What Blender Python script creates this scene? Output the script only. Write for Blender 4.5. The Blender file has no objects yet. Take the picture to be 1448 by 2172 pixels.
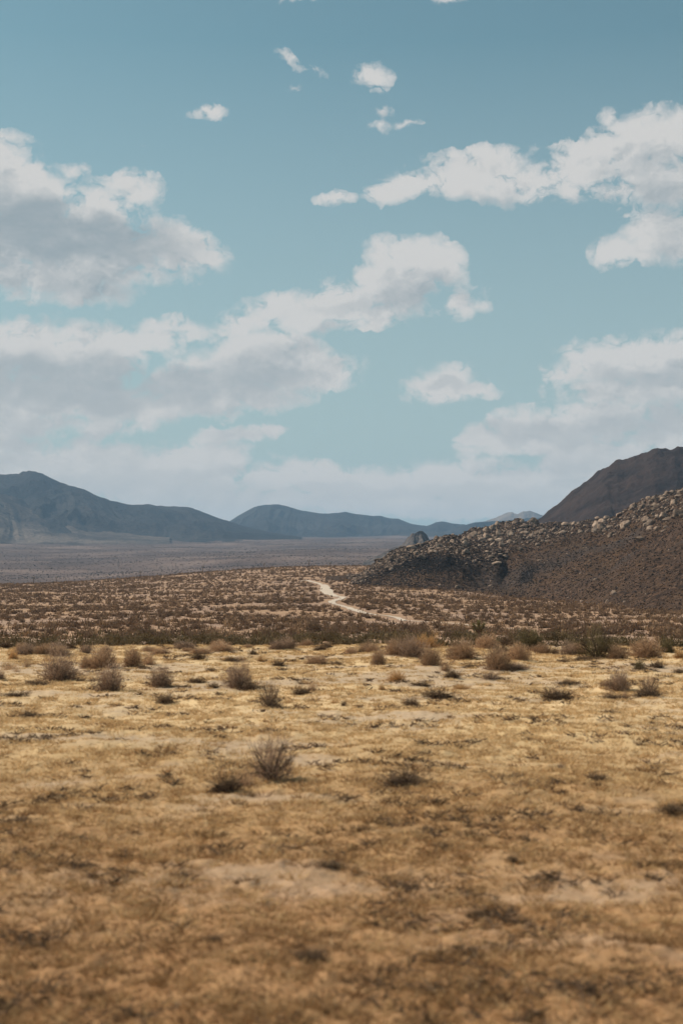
import bpy, math, random
import numpy as np
from mathutils import Vector, Matrix

random.seed(7)
RNG = np.random.default_rng(11)
sc = bpy.context.scene
C = sc.collection
R = math.radians

# ------------------------------------------------------------------ camera
F = 3017.0            # focal length of a 50 mm lens in the pixels of the 1448 wide photograph
EYE = 1.8
HORIZON = 1210.0
PITCH = math.atan((HORIZON - 1086.0) / F)
cam_data = bpy.data.cameras.new('camera')
cam = bpy.data.objects.new('camera', cam_data)
C.objects.link(cam)
cam.location = (0, 0, EYE)
cam.rotation_euler = (R(90) + PITCH, 0, 0)
cam_data.sensor_fit = 'HORIZONTAL'
cam_data.sensor_width = 24.0
cam_data.lens = 50.0
cam_data.clip_start = 0.1
cam_data.clip_end = 80000
cam_data.dof.use_dof = True
cam_data.dof.focus_distance = 260
cam_data.dof.aperture_fstop = 2.3
sc.camera = cam

SUN_EL, SUN_AZ = 43.0, -72.0      # azimuth measured from +Y (view direction) towards +X
EXPOSURE = 0.0

sc.view_settings.view_transform = 'Standard'
sc.view_settings.look = 'None'
sc.view_settings.gamma = 1
sc.view_settings.exposure = EXPOSURE
sc.render.engine = 'CYCLES'
sc.cycles.use_denoising = True
sc.cycles.use_adaptive_sampling = True
sc.cycles.adaptive_threshold = .02
sc.cycles.adaptive_min_samples = 16
sc.cycles.max_bounces = 6
sc.cycles.diffuse_bounces = 2
sc.cycles.volume_bounces = 1
sc.cycles.transparent_max_bounces = 8


def col(px):            # photo column -> azimuth
    return math.atan((px - 724.0) / F)


def pix_azel(px, py):
    dx, dz = (px - 724.0) / F, (1086.0 - py) / F
    y = math.cos(PITCH) - dz * math.sin(PITCH)
    z = math.sin(PITCH) + dz * math.cos(PITCH)
    return math.atan2(dx, y), math.atan2(z, math.hypot(dx, y))


# ------------------------------------------------------------------ sky
world = bpy.data.worlds.new('World')
sc.world = world
world.use_nodes = True
wt = world.node_tree
for n in list(wt.nodes):
    wt.nodes.remove(n)
SKY_TINT = (.100, .119, .088)
WK = 10.0      # sky coordinates: (azimuth, elevation) in radians * 10

# clouds: photo position, radii, tilt (deg, positive lifts the right end), weight
CLOUDS = [
    # big cloud on the left
    (20, 345, 90, 75, 0, 1.1), (60, 425, 150, 85, -12, 1.2), (-40, 480, 190, 110, 0, 1.2), (200, 445, 150, 80, -14, 1.1),
    (290, 385, 58, 48, 0, .85), (150, 500, 300, 75, -4, 1.3), (350, 500, 130, 60, -10, 1.1), (70, 560, 190, 60, 0, 1.0),
    (190, 595, 120, 36, 0, .8), (40, 570, 70, 36, 0, .8), (440, 528, 50, 20, -5, .75), (155, 335, 40, 24, -10, .62),
    # second bank on the left
    (60, 735, 150, 75, 0, 1.1), (185, 745, 150, 85, 0, 1.15), (340, 700, 110, 45, 8, .9), (60, 820, 300, 60, 0, 1.25), (420, 785, 140, 62, 12, 1.1),
    (560, 750, 150, 75, 0, 1.25), (690, 770, 100, 38, 4, .95), (480, 820, 180, 48, 3, 1.1), (250, 850, 200, 40, 2, 1.0), (-30, 740, 110, 90, 0, 1.1),
    (60, 880, 190, 42, 4, .95), (250, 885, 130, 22, 8, .8), (30, 925, 130, 34, 4, .85), (150, 920, 70, 14, 0, .6),
    # long cloud in the middle
    (510, 672, 70, 30, 6, .85), (590, 648, 120, 42, 8, .95), (720, 620, 130, 52, 9, 1.0), (860, 585, 120, 75, 10, 1.1),
    (880, 525, 105, 50, -10, 1.0), (970, 625, 85, 34, 6, .8), (690, 665, 90, 24, 6, .7), (810, 645, 90, 30, 6, .75),
    # long cloud upper right
    (840, 378, 80, 20, 12, .95), (900, 362, 120, 36, 12, 1.05), (1010, 345, 160, 46, 6, 1.1), (1120, 365, 120, 50, 3, 1.0), (1230, 340, 140, 58, 8, 1.05),
    (1360, 300, 140, 80, 16, 1.1), (1450, 260, 110, 60, 10, 1.05), (1420, 370, 120, 50, -10, .95), (1310, 385, 100, 30, -5, .7),
    (1420, 475, 95, 65, -10, 1.0), (1300, 515, 52, 38, 0, .85), (1320, 440, 40, 16, 0, .55), (1290, 220, 30, 26, 0, .58),
    (945, 330, 60, 22, 6, .7),
    # small ones in the top
    (788, 162, 50, 28, -8, .70), (612, 120, 34, 16, -35, .54), (655, 147, 56, 13, -16, .56), (442, 222, 50, 17, 6, .52),
    (808, 216, 24, 18, 0, .55), (800, 246, 30, 16, 0, .58), (856, 244, 40, 13, 0, .6), (630, 184, 20, 13, 0, .52), (718, 400, 56, 17, 0, .58),
    (300, 297, 12, 6, 0, .4), (948, 494, 30, 14, -20, .5),
    # right hand side
    (935, 800, 90, 40, 0, 1.0), (960, 775, 50, 28, 0, .85), (1010, 805, 50, 24, -6, .75),
    (1270, 755, 110, 52, 0, 1.0), (1400, 750, 150, 65, 0, 1.15), (1310, 805, 150, 42, 0, 1.0), (1230, 735, 70, 32, -12, .8),
    (1060, 905, 70, 38, -3, .85), (1140, 895, 130, 55, 2, 1.1), (1280, 880, 150, 62, 0, 1.15), (1430, 885, 120, 60, 0, 1.1), (1250, 935, 260, 26, 0, .95),
    (1000, 912, 44, 14, 8, .6), (1080, 925, 60, 26, 0, .8),
    # wisp
    (495, 905, 110, 20, 6, .78), (560, 890, 60, 10, 2, .6),
    # bank along the horizon
    (50, 991, 210, 50, 0, 1.14), (220, 991, 200, 52, -3, 1.14), (420, 996, 190, 55, -2, 1.19), (600, 1016, 170, 42, 0, 1.09), (760, 1031, 170, 42, 0, 1.09),
    (930, 1021, 160, 50, 3, 1.14), (1080, 1026, 150, 55, 0, 1.14), (1230, 1006, 170, 47, 6, 1.09), (1380, 981, 180, 35, 6, 1.04), (300, 1036, 300, 45, 0, 1.04),
    (700, 1061, 420, 34, 0, 0.99), (1100, 1061, 300, 34, 0, 0.94), (100, 1036, 200, 60, 0, 1.09), (470, 1066, 240, 30, 0, 0.94),
    (380, 1081, 500, 30, 0, 0.89), (900, 1081, 500, 25, 0, 0.84),
    # what shows at the upper edge
    (620, -5, 60, 10, 0, .5), (945, -4, 50, 12, 0, .6),
]


# undersides in shade: photo position, radii, tilt, strength
UNDERSIDES = [(110, 490, 300, 52, -5, 1.0), (-20, 400, 60, 40, 0, .6), (60, 800, 240, 50, 2, .8), (330, 820, 260, 42, 6, .9), (560, 790, 120, 30, 8, .7), (200, 850, 170, 20, 3, .9),
              (1400, 800, 150, 26, 0, .75), (1260, 920, 250, 26, 0, .85), (1400, 905, 120, 30, 0, .6), (950, 815, 60, 14, 0, .5), (330, 1025, 260, 26, 0, .55), (700, 1045, 260, 22, 0, .6),
              (1050, 1045, 240, 24, 0, .5), (100, 940, 160, 14, 0, .6), (820, 640, 150, 16, 8, .35), (1380, 350, 120, 22, 8, .3)]


def N(tree, typ, **kw):
    n = tree.nodes.new(typ)
    for k, v in kw.items():
        setattr(n, k, v)
    return n


def math_node(tree, op, a, b=None, c=None, clamp=False):
    n = tree.nodes.new('ShaderNodeMath')
    n.operation = op
    n.use_clamp = clamp
    for i, v in enumerate((a, b, c)):
        if v is None:
            continue
        if isinstance(v, (int, float)):
            n.inputs[i].default_value = v
        else:
            tree.links.new(v, n.inputs[i])
    return n.outputs[0]


def vmath(tree, op, a, b=None, scale=None):
    n = tree.nodes.new('ShaderNodeVectorMath')
    n.operation = op
    for i, v in enumerate((a, b)):
        if v is None:
            continue
        if isinstance(v, tuple):
            n.inputs[i].default_value = v
        else:
            tree.links.new(v, n.inputs[i])
    if scale is not None:
        n.inputs['Scale'].default_value = scale
    return n.outputs[0]


def mixc(tree, fac, a, b, blend='MIX'):
    n = tree.nodes.new('ShaderNodeMix')
    n.data_type = 'RGBA'
    n.blend_type = blend
    for sock, v in ((n.inputs[0], fac), (n.inputs[6], a), (n.inputs[7], b)):
        if isinstance(v, (int, float)):
            sock.default_value = v
        elif isinstance(v, tuple):
            sock.default_value = (v + (1.0,))[:4]
        else:
            tree.links.new(v, sock)
    return n.outputs[2]


def maprange(tree, v, a, b, c=0.0, d=1.0, smooth=True):
    n = tree.nodes.new('ShaderNodeMapRange')
    n.interpolation_type = 'SMOOTHSTEP' if smooth else 'LINEAR'
    tree.links.new(v, n.inputs[0])
    for i, x in zip((1, 2, 3, 4), (a, b, c, d)):
        n.inputs[i].default_value = x
    return n.outputs[0]


def noise(tree, vec, scale, detail=6.0, rough=.55, dist=0.0, out='Fac', lac=2.0, dims='3D', kind='FBM', offset=1.0, gain=1.0):
    n = tree.nodes.new('ShaderNodeTexNoise')
    n.noise_dimensions = dims
    n.noise_type = kind
    if kind != 'FBM':
        n.normalize = False
        n.inputs['Offset'].default_value = offset
        n.inputs['Gain'].default_value = gain
    n.inputs['Scale'].default_value = scale
    n.inputs['Detail'].default_value = detail
    n.inputs['Roughness'].default_value = rough
    n.inputs['Lacunarity'].default_value = lac
    n.inputs['Distortion'].default_value = dist
    if vec is not None:
        tree.links.new(vec, n.inputs['Vector'])
    return n.outputs[out]


def build_cloud_group():
    g = bpy.data.node_groups.new('cloud_density', 'ShaderNodeTree')
    g.interface.new_socket('Vector', in_out='INPUT', socket_type='NodeSocketVector')
    g.interface.new_socket('Body', in_out='OUTPUT', socket_type='NodeSocketFloat')
    gi, go = N(g, 'NodeGroupInput'), N(g, 'NodeGroupOutput')
    v = gi.outputs[0]
    # bend the outlines
    w1 = noise(g, v, 1.6, 3, .5, out='Color', dims='2D')
    w1 = vmath(g, 'SCALE', vmath(g, 'SUBTRACT', w1, (.5, .5, .5)), scale=.09)
    w2 = noise(g, v, 7.0, 4, .6, out='Color', dims='2D')
    w2 = vmath(g, 'SCALE', vmath(g, 'SUBTRACT', w2, (.5, .5, .5)), scale=.12)
    vw = vmath(g, 'MULTIPLY', vmath(g, 'ADD', vmath(g, 'ADD', v, w1), w2), (1, 1, 0))
    acc = None
    for (px, py, rx, ry, rot, wgt) in CLOUDS:
        az, el = pix_azel(px, py + (20 if 200 < py < 940 else 0))
        m = N(g, 'ShaderNodeMapping', vector_type='TEXTURE')
        m.inputs['Location'].default_value = (az * WK, el * WK, 0)
        m.inputs['Rotation'].default_value = (0, 0, R(rot))
        m.inputs['Scale'].default_value = (rx * 1.32 / F * WK, ry * 1.32 / F * WK, 1)
        g.links.new(vw, m.inputs['Vector'])
        s = N(g, 'ShaderNodeTexGradient', gradient_type='SPHERICAL')
        g.links.new(m.outputs[0], s.inputs[0])
        f = math_node(g, 'MULTIPLY', s.outputs['Fac'], wgt)
        acc = f if acc is None else math_node(g, 'SMOOTH_MAX', acc, f, .06)
    # elsewhere round the sky: loose banks of the same kind
    sep = N(g, 'ShaderNodeSeparateXYZ'); g.links.new(v, sep.inputs[0])
    away = maprange(g, math_node(g, 'ABSOLUTE', sep.outputs[0]), 2.9, 4.2)
    up = maprange(g, sep.outputs[1], 4.4, 5.4)
    away = math_node(g, 'MAXIMUM', away, up)
    gen = maprange(g, noise(g, vmath(g, 'MULTIPLY', v, (.5, 1.1, 1)), 1.1, 4, .5), .47, .75, 0, .8, False)
    acc = math_node(g, 'MAXIMUM', acc, math_node(g, 'MULTIPLY', gen, away))
    g.links.new(acc, go.inputs['Body'])
    g2 = bpy.data.node_groups.new('cloud_detail', 'ShaderNodeTree')
    g2.interface.new_socket('Vector', in_out='INPUT', socket_type='NodeSocketVector')
    g2.interface.new_socket('Body', in_out='INPUT', socket_type='NodeSocketFloat')
    g2.interface.new_socket('Density', in_out='OUTPUT', socket_type='NodeSocketFloat')
    body_group, g = g, g2
    gi, go = N(g, 'NodeGroupInput'), N(g, 'NodeGroupOutput')
    v, acc = gi.outputs[0], gi.outputs[1]
    st = vmath(g, 'MULTIPLY', v, (.8, 1.1, 1))
    w3 = vmath(g, 'SCALE', vmath(g, 'SUBTRACT', noise(g, st, 5, 3, .6, out='Color', dims='2D'), (.5, .5, .5)), scale=.16)
    st = vmath(g, 'ADD', st, w3)
    n1 = noise(g, st, 3.2, 9, .6, dims='2D')
    rd = noise(g, st, 2.6, 6, .9, dims='2D', kind='RIDGED_MULTIFRACTAL', offset=.9, gain=1.6)
    puff = math_node(g, 'SUBTRACT', 1.0, rd)
    d = math_node(g, 'MULTIPLY_ADD', math_node(g, 'SUBTRACT', n1, .5), 2.0, math_node(g, 'SUBTRACT', math_node(g, 'MULTIPLY', acc, 1.6), .27))
    d = math_node(g, 'MULTIPLY_ADD', puff, .22, d)
    gate = maprange(g, acc, .06, .18, 0, 1)
    d = math_node(g, 'SUBTRACT', math_node(g, 'MULTIPLY', math_node(g, 'ADD', d, .4), gate), .4)
    g.links.new(d, go.inputs['Density'])
    return body_group, g2


def build_world():
    t = wt
    out = N(t, 'ShaderNodeOutputWorld')
    bg = N(t, 'ShaderNodeBackground')
    t.links.new(bg.outputs[0], out.inputs['Surface'])
    sky = N(t, 'ShaderNodeTexSky')
    sky.sky_type = 'NISHITA'
    sky.sun_disc = False
    sky.sun_elevation = R(SUN_EL)
    sky.sun_rotation = R(SUN_AZ)
    sky.altitude = 1000
    sky.air_density = 1.0
    sky.dust_density = 1.6
    sky.ozone_density = 1.5
    tc = N(t, 'ShaderNodeTexCoord')
    sep = N(t, 'ShaderNodeSeparateXYZ')
    t.links.new(tc.outputs['Generated'], sep.inputs[0])
    x, y, z = sep.outputs
    az = math_node(t, 'ARCTAN2', x, y)
    hor = math_node(t, 'SQRT', math_node(t, 'ADD', math_node(t, 'MULTIPLY', x, x), math_node(t, 'MULTIPLY', y, y)))
    el = math_node(t, 'ARCTAN2', z, hor)
    cb = N(t, 'ShaderNodeCombineXYZ')
    t.links.new(math_node(t, 'MULTIPLY', az, WK), cb.inputs[0])
    t.links.new(math_node(t, 'MULTIPLY', el, WK), cb.inputs[1])
    uv = cb.outputs[0]
    g_body, g_det = build_cloud_group()

    def moved(off):
        return uv if off is None else vmath(t, 'ADD', uv, off)

    def body(off):
        n = N(t, 'ShaderNodeGroup'); n.node_tree = g_body
        t.links.new(moved(off), n.inputs[0])
        return n.outputs[0]

    def dens(off, b):
        n = N(t, 'ShaderNodeGroup'); n.node_tree = g_det
        t.links.new(moved(off), n.inputs[0]); t.links.new(b, n.inputs[1])
        return n.outputs[0]
    b0 = body(None)
    dC = body((-.09, .24, 0))
    mid = math_node(t, 'ADD', math_node(t, 'MULTIPLY', b0, .55), math_node(t, 'MULTIPLY', dC, .45))
    d0 = dens(None, b0)
    dA = dens((-.045, .06, 0), b0)
    dB = dens((-.07, .14, 0), mid)
    alpha = maprange(t, d0, -.16, .70, 0, 1)
    # thickness of cloud towards the sun
    relief = math_node(t, 'SUBTRACT', d0, dA)
    lit_local = maprange(t, relief, -.5, .5, 0, 1, False)
    tb = math_node(t, 'MAXIMUM', dB, 0.0)
    thick = math_node(t, 'ADD', math_node(t, 'MULTIPLY', tb, .30), math_node(t, 'MULTIPLY', dC, .6))
    lit_far = math_node(t, 'EXPONENT', math_node(t, 'MULTIPLY', math_node(t, 'MAXIMUM', math_node(t, 'SUBTRACT', thick, .25), 0.0), -2.0))
    edge = maprange(t, d0, .15, .75, 1, 0)
    lit = math_node(t, 'MAXIMUM', lit_far, math_node(t, 'MULTIPLY', edge, .6))
    lit = math_node(t, 'ADD', lit, math_node(t, 'MULTIPLY', math_node(t, 'SUBTRACT', lit_local, .5), .55))
    lit = maprange(t, lit, -.15, .85, 0, 1, False)
    # the flat undersides of the larger clouds, turned away from the sun
    wv = vmath(t, 'SCALE', vmath(t, 'SUBTRACT', noise(t, uv, 3.0, 5, .55, out='Color', dims='2D'), (.5, .5, .5)), scale=.30)
    uw = vmath(t, 'MULTIPLY', vmath(t, 'ADD', uv, wv), (1, 1, 0))
    base = None
    for (px, py, rx, ry, rot, wgt) in UNDERSIDES:
        a_, e_ = pix_azel(px, py)
        m = N(t, 'ShaderNodeMapping', vector_type='TEXTURE')
        m.inputs['Location'].default_value = (a_ * WK, e_ * WK, 0)
        m.inputs['Rotation'].default_value = (0, 0, R(rot))
        m.inputs['Scale'].default_value = (rx * 1.5 / F * WK, ry * 1.5 / F * WK, 1)
        t.links.new(uw, m.inputs['Vector'])
        g_ = N(t, 'ShaderNodeTexGradient', gradient_type='SPHERICAL')
        t.links.new(m.outputs[0], g_.inputs[0])
        f_ = math_node(t, 'MULTIPLY', maprange(t, g_.outputs['Fac'], .12, .62), wgt)
        base = f_ if base is None else math_node(t, 'MAXIMUM', base, f_)
    mott = maprange(t, noise(t, vmath(t, 'MULTIPLY', uv, (.7, 1.5, 1)), 5.5, 7, .6, dims='2D'), .3, .7, .62, 1.08, False)
    lit = math_node(t, 'MULTIPLY', lit, math_node(t, 'SUBTRACT', 1.0, math_node(t, 'MULTIPLY', base, mott), clamp=True))
    ccol = mixc(t, lit, (.325, .38, .41), (.67, .655, .635))
    ccol = mixc(t, maprange(t, el, .02, .17, .80, 0, False), ccol, (.70, .665, .625))
    skyc = mixc(t, 1.0, sky.outputs[0], SKY_TINT, 'MULTIPLY')
    # dust near the horizon
    dust = maprange(t, el, 0.0, .36, 1, 0, False)
    dust = math_node(t, 'MULTIPLY', math_node(t, 'POWER', dust, .9), .92)
    skyc = mixc(t, dust, skyc, (.41, .49, .52))
    fade = maprange(t, el, 0.02, .10, .94, 1.0)
    alpha = math_node(t, 'MULTIPLY', alpha, fade)
    alpha = math_node(t, 'MULTIPLY', alpha, .96)
    full = mixc(t, alpha, skyc, ccol)
    t.links.new(full, bg.inputs[0])
    bg.inputs[1].default_value = 1.0
    world.cycles.sampling_method = 'MANUAL'
    world.cycles.sample_map_resolution = 256


build_world()

# ------------------------------------------------------------------ sun
sd = bpy.data.lights.new('sun', 'SUN')
sd.energy = 4.6
sd.angle = R(0.53)
sd.color = (1.0, .89, .75)
sun = bpy.data.objects.new('sun', sd)
C.objects.link(sun)
sv = Vector((math.sin(R(SUN_AZ)) * math.cos(R(SUN_EL)), math.cos(R(SUN_AZ)) * math.cos(R(SUN_EL)), math.sin(R(SUN_EL))))
sun.rotation_euler = sv.to_track_quat('Z', 'Y').to_euler()
sun.location = (0, 0, 50)


# ------------------------------------------------------------------ numpy noise
def _hash(ix, iy, seed):
    h = (ix.astype(np.int64) * 374761393 + iy.astype(np.int64) * 668265263 + seed * 974634777) & 0xffffffff
    h = ((h ^ (h >> 13)) * 1274126177) & 0xffffffff
    return (h ^ (h >> 16)) & 0xffff


def perlin(x, y, seed=0):
    x, y = np.broadcast_arrays(np.asarray(x, float), np.asarray(y, float))
    x0, y0 = np.floor(x), np.floor(y)
    fx, fy = x - x0, y - y0
    u, v = fx * fx * fx * (fx * (fx * 6 - 15) + 10), fy * fy * fy * (fy * (fy * 6 - 15) + 10)
    r = 0
    for i in (0, 1):
        for j in (0, 1):
            a = _hash(x0 + i, y0 + j, seed) * (2 * math.pi / 65536)
            gdot = np.cos(a) * (fx - i) + np.sin(a) * (fy - j)
            r = r + gdot * (u if i else 1 - u) * (v if j else 1 - v)
    return r * 1.5


def fbm(x, y, octs=4, seed=0, gain=.5):
    a, s, f = 1.0, 0.0, 1.0
    for o in range(octs):
        s = s + a * perlin(x * f + o * 17.3, y * f - o * 9.1, seed + o)
        a *= gain; f *= 2.03
    return s


def ridged(x, y, octs=4, seed=0, gain=.5):
    a, s, f, tot = 1.0, 0.0, 1.0, 0.0
    for o in range(octs):
        s = s + a * (1 - np.abs(perlin(x * f + o * 7.7, y * f + o * 3.1, seed + o)) * 1.6)
        tot += a
        a *= gain; f *= 2.1
    return s / tot


def sstep(a, b, x):
    t = np.clip((x - a) / (b - a), 0, 1)
    return t * t * (3 - 2 * t)


# ------------------------------------------------------------------ terrain heights
def row_z(row, d):
    return EYE + (HORIZON - row) / F * d


_LEFT = [(140, 1358), (170, 1346), (220, 1330), (300, 1309), (400, 1288), (500, 1272), (650, 1256), (800, 1246), (1000, 1238)]
_MID = [(140, 1358), (170, 1345), (220, 1328), (300, 1305), (400, 1280), (500, 1262), (650, 1240), (800, 1220), (1000, 1200)]
_RIGHT = [(140, 1358), (170, 1345), (220, 1328), (300, 1306), (400, 1288), (500, 1275), (650, 1262), (800, 1254), (1000, 1248)]


def _prof(tab, tail):
    ds = [0, 34.5, 40, 60, 95, 120]
    zs = [0, 0, -.5, -2.6, -4.75, -5.0]
    for d, r in tab:
        ds.append(d); zs.append(row_z(r, d))
    for d, z in tail:
        ds.append(d); zs.append(z)
    return np.array(ds, float), np.array(zs, float)


P_L = _prof(_LEFT, [(1150, -10), (1500, -19), (2200, row_z(1241, 2200)), (3000, row_z(1208, 3000)), (4500, row_z(1172, 4500)), (6500, row_z(1146, 6500)), (8500, row_z(1139, 8500)), (14000, row_z(1135, 14000))])
P_M = _prof(_MID, [(1150, 4), (1500, -2), (2200, row_z(1208, 2200)), (3000, row_z(1186, 3000)), (4500, row_z(1162, 4500)), (6500, row_z(1145, 6500)), (8500, row_z(1139, 8500)), (14000, row_z(1135, 14000))])
P_R = _prof(_RIGHT, [(1150, -12), (1500, -10), (2200, 0), (3000, 10), (4500, 60), (6500, 130), (8500, 200), (14000, 340)])


def _base(d, px):
    zl, zm, zr = (np.interp(d, *P) for P in (P_L, P_M, P_R))
    a = sstep(0, 720, px)
    b = sstep(820, 1200, px)
    return (zl * (1 - a) + zm * a) * (1 - b) + zr * b


def ground_z(x, y):
    x = np.asarray(x, float); y = np.asarray(y, float)
    d = np.hypot(x, y)
    az = np.clip(np.arctan2(x, y), -.5, .5)
    px = 724 + F * np.tan(az)
    z = (_base(d * .97, px) + _base(d, px) * 2 + _base(d * 1.03, px)) / 4
    near = 1 - sstep(36, 60, d)
    lump = fbm(x * .55, y * .55, 3, 3) * .055 + fbm(x * 2.6, y * 2.2, 3, 9) * .014 * (1 - sstep(20, 40, d)) \
        + np.maximum(fbm(x * 6.5, y * 6.5, 2, 19), 0) * .022 * (1 - sstep(14, 30, d))
    fade = np.clip(d / 3.0, 0, 1)
    z = z + lump * near * fade
    far = sstep(60, 160, d)
    z = z + far * (fbm(x * .02, y * .02, 3, 21) * .5 + fbm(x * .12, y * .12, 2, 25) * .18) * np.minimum(1, 300 / np.maximum(d, 1) + .4)
    z = z + sstep(1500, 3000, d) * fbm(x * .0012, y * .0012, 4, 31) * 9
    return z


def bare_mask(x, y):      # 1 where the soil is bare, 0 where straw covers it
    m = fbm(x * .28 + 3, y * .55, 4, 41) + .35 * fbm(x * 1.7, y * 2.6, 3, 47)
    d = np.hypot(x, y)
    belt = np.exp(-((d - 25.5 - 1.5 * perlin(x * .4, y * .1, 3)) / 2.6) ** 2) * .40      # pale strip before the shrubs
    return sstep(-.15, .7, m + belt - .04)


# ------------------------------------------------------------------ mesh helpers
def new_mesh(name, v, f, mat, smooth=False, attrs=None):
    """v (n,3) floats; f (m,k) ints or a list of such arrays"""
    me = bpy.data.meshes.new(name)
    v = np.asarray(v, np.float32)
    fl = [np.asarray(a, np.int32) for a in (f if isinstance(f, list) else [f]) if len(a)]
    nl = sum(a.size for a in fl)
    nf = sum(len(a) for a in fl)
    me.vertices.add(len(v)); me.vertices.foreach_set('co', v.ravel())
    me.loops.add(nl); me.loops.foreach_set('vertex_index', np.concatenate([a.ravel() for a in fl]))
    me.polygons.add(nf)
    tot = np.concatenate([np.full(len(a), a.shape[1], np.int32) for a in fl])
    me.polygons.foreach_set('loop_start', np.concatenate([[0], np.cumsum(tot)[:-1]]).astype(np.int32))
    me.polygons.foreach_set('loop_total', tot)
    me.polygons.foreach_set('use_smooth', np.full(nf, smooth))
    me.update(calc_edges=True)
    for k, a in (attrs or {}).items():
        at = me.attributes.new(k, 'FLOAT', 'POINT')
        at.data.foreach_set('value', np.asarray(a, np.float32))
    if mat:
        me.materials.append(mat)
    return me


def link(name, me, parent=None, loc=None, rot=None, scale=None):
    o = bpy.data.objects.new(name, me)
    C.objects.link(o)
    if parent:
        o.parent = parent
    if loc is not None:
        o.location = loc
    if rot is not None:
        o.rotation_euler = rot
    if scale is not None:
        o.scale = scale
    return o


def tag(o, label=None, cat=None, group=None, kind=None):
    if label: o['label'] = label
    if cat: o['category'] = cat
    if group: o['group'] = group
    if kind: o['kind'] = kind
    return o


def ribbons(p0, p1, w0, w1, rng, tone=None, mid=0.0):
    """thin tapering strips from p0 to p1; with mid > 0 each has a sagging middle"""
    n = len(p0)
    d = p1 - p0
    r = rng.normal(size=(n, 3))
    s = np.cross(d, r)
    s /= np.maximum(np.linalg.norm(s, axis=1, keepdims=True), 1e-9)
    w0 = np.broadcast_to(np.asarray(w0, float).reshape(-1, 1), (n, 1)); w1 = np.broadcast_to(np.asarray(w1, float).reshape(-1, 1), (n, 1))
    if mid > 0:
        pm = (p0 + p1) / 2 + rng.normal(size=(n, 3)) * np.linalg.norm(d, axis=1, keepdims=True) * mid
        wm = (w0 + w1) / 2
        v = np.stack([p0 - s * w0, p0 + s * w0, pm + s * wm, pm - s * wm, p1 + s * w1, p1 - s * w1], 1).reshape(-1, 3)
        b = np.arange(n)[:, None] * 6
        f = np.concatenate([b + np.array([0, 1, 2, 3]), b + np.array([3, 2, 4, 5])])
        k = 6
    else:
        v = np.stack([p0 - s * w0, p0 + s * w0, p1 + s * w1, p1 - s * w1], 1).reshape(-1, 3)
        f = np.arange(n)[:, None] * 4 + np.array([0, 1, 2, 3])
        k = 4
    t = np.repeat(tone if tone is not None else rng.random(n), k)
    return v, f, t


def join(parts):
    vs, fs, ts, o = [], [], [], 0
    for v, f, t in parts:
        vs.append(v); fs.append(f + o); ts.append(t); o += len(v)
    return np.concatenate(vs), np.concatenate(fs), np.concatenate(ts)


# ------------------------------------------------------------------ materials
def material(name):
    m = bpy.data.materials.new(name)
    m.use_nodes = True
    t = m.node_tree
    b = t.nodes['Principled BSDF']
    b.inputs['Roughness'].default_value = .95
    b.inputs['Specular IOR Level'].default_value = .12
    return m, t, b


def ramp(t, fac, stops):
    n = N(t, 'ShaderNodeValToRGB')
    e = n.color_ramp.elements
    e[0].position, e[0].color = stops[0][0], stops[0][1] + (1,)
    e[1].position, e[1].color = stops[-1][0], stops[-1][1] + (1,)
    for p, c in stops[1:-1]:
        k = e.new(p); k.color = c + (1,)
    t.links.new(fac, n.inputs[0])
    return n.outputs[0]


def attr(t, name):
    n = N(t, 'ShaderNodeAttribute', attribute_name=name)
    return n.outputs['Fac']


def pos(t):
    return N(t, 'ShaderNodeNewGeometry').outputs['Position']


def bump(t, b, h, strength, dist):
    n = N(t, 'ShaderNodeBump')
    n.inputs['Strength'].default_value = strength
    n.inputs['Distance'].default_value = dist
    t.links.new(h, n.inputs['Height'])
    t.links.new(n.outputs[0], b.inputs['Normal'])


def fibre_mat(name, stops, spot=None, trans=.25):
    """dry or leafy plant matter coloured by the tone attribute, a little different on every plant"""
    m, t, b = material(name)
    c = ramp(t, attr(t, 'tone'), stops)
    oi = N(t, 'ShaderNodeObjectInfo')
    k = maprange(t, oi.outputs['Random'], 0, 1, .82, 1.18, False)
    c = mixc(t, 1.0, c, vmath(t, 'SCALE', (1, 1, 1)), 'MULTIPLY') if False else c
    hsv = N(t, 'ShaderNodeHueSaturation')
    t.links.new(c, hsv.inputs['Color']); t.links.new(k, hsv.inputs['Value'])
    t.links.new(hsv.outputs[0], b.inputs['Base Color'])
    if trans:
        tr = N(t, 'ShaderNodeBsdfTranslucent')
        t.links.new(hsv.outputs[0], tr.inputs[0])
        mx = N(t, 'ShaderNodeMixShader'); mx.inputs[0].default_value = trans
        t.links.new(b.outputs[0], mx.inputs[1]); t.links.new(tr.outputs[0], mx.inputs[2])
        t.links.new(mx.outputs[0], t.nodes['Material Output'].inputs['Surface'])
    return m


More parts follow.
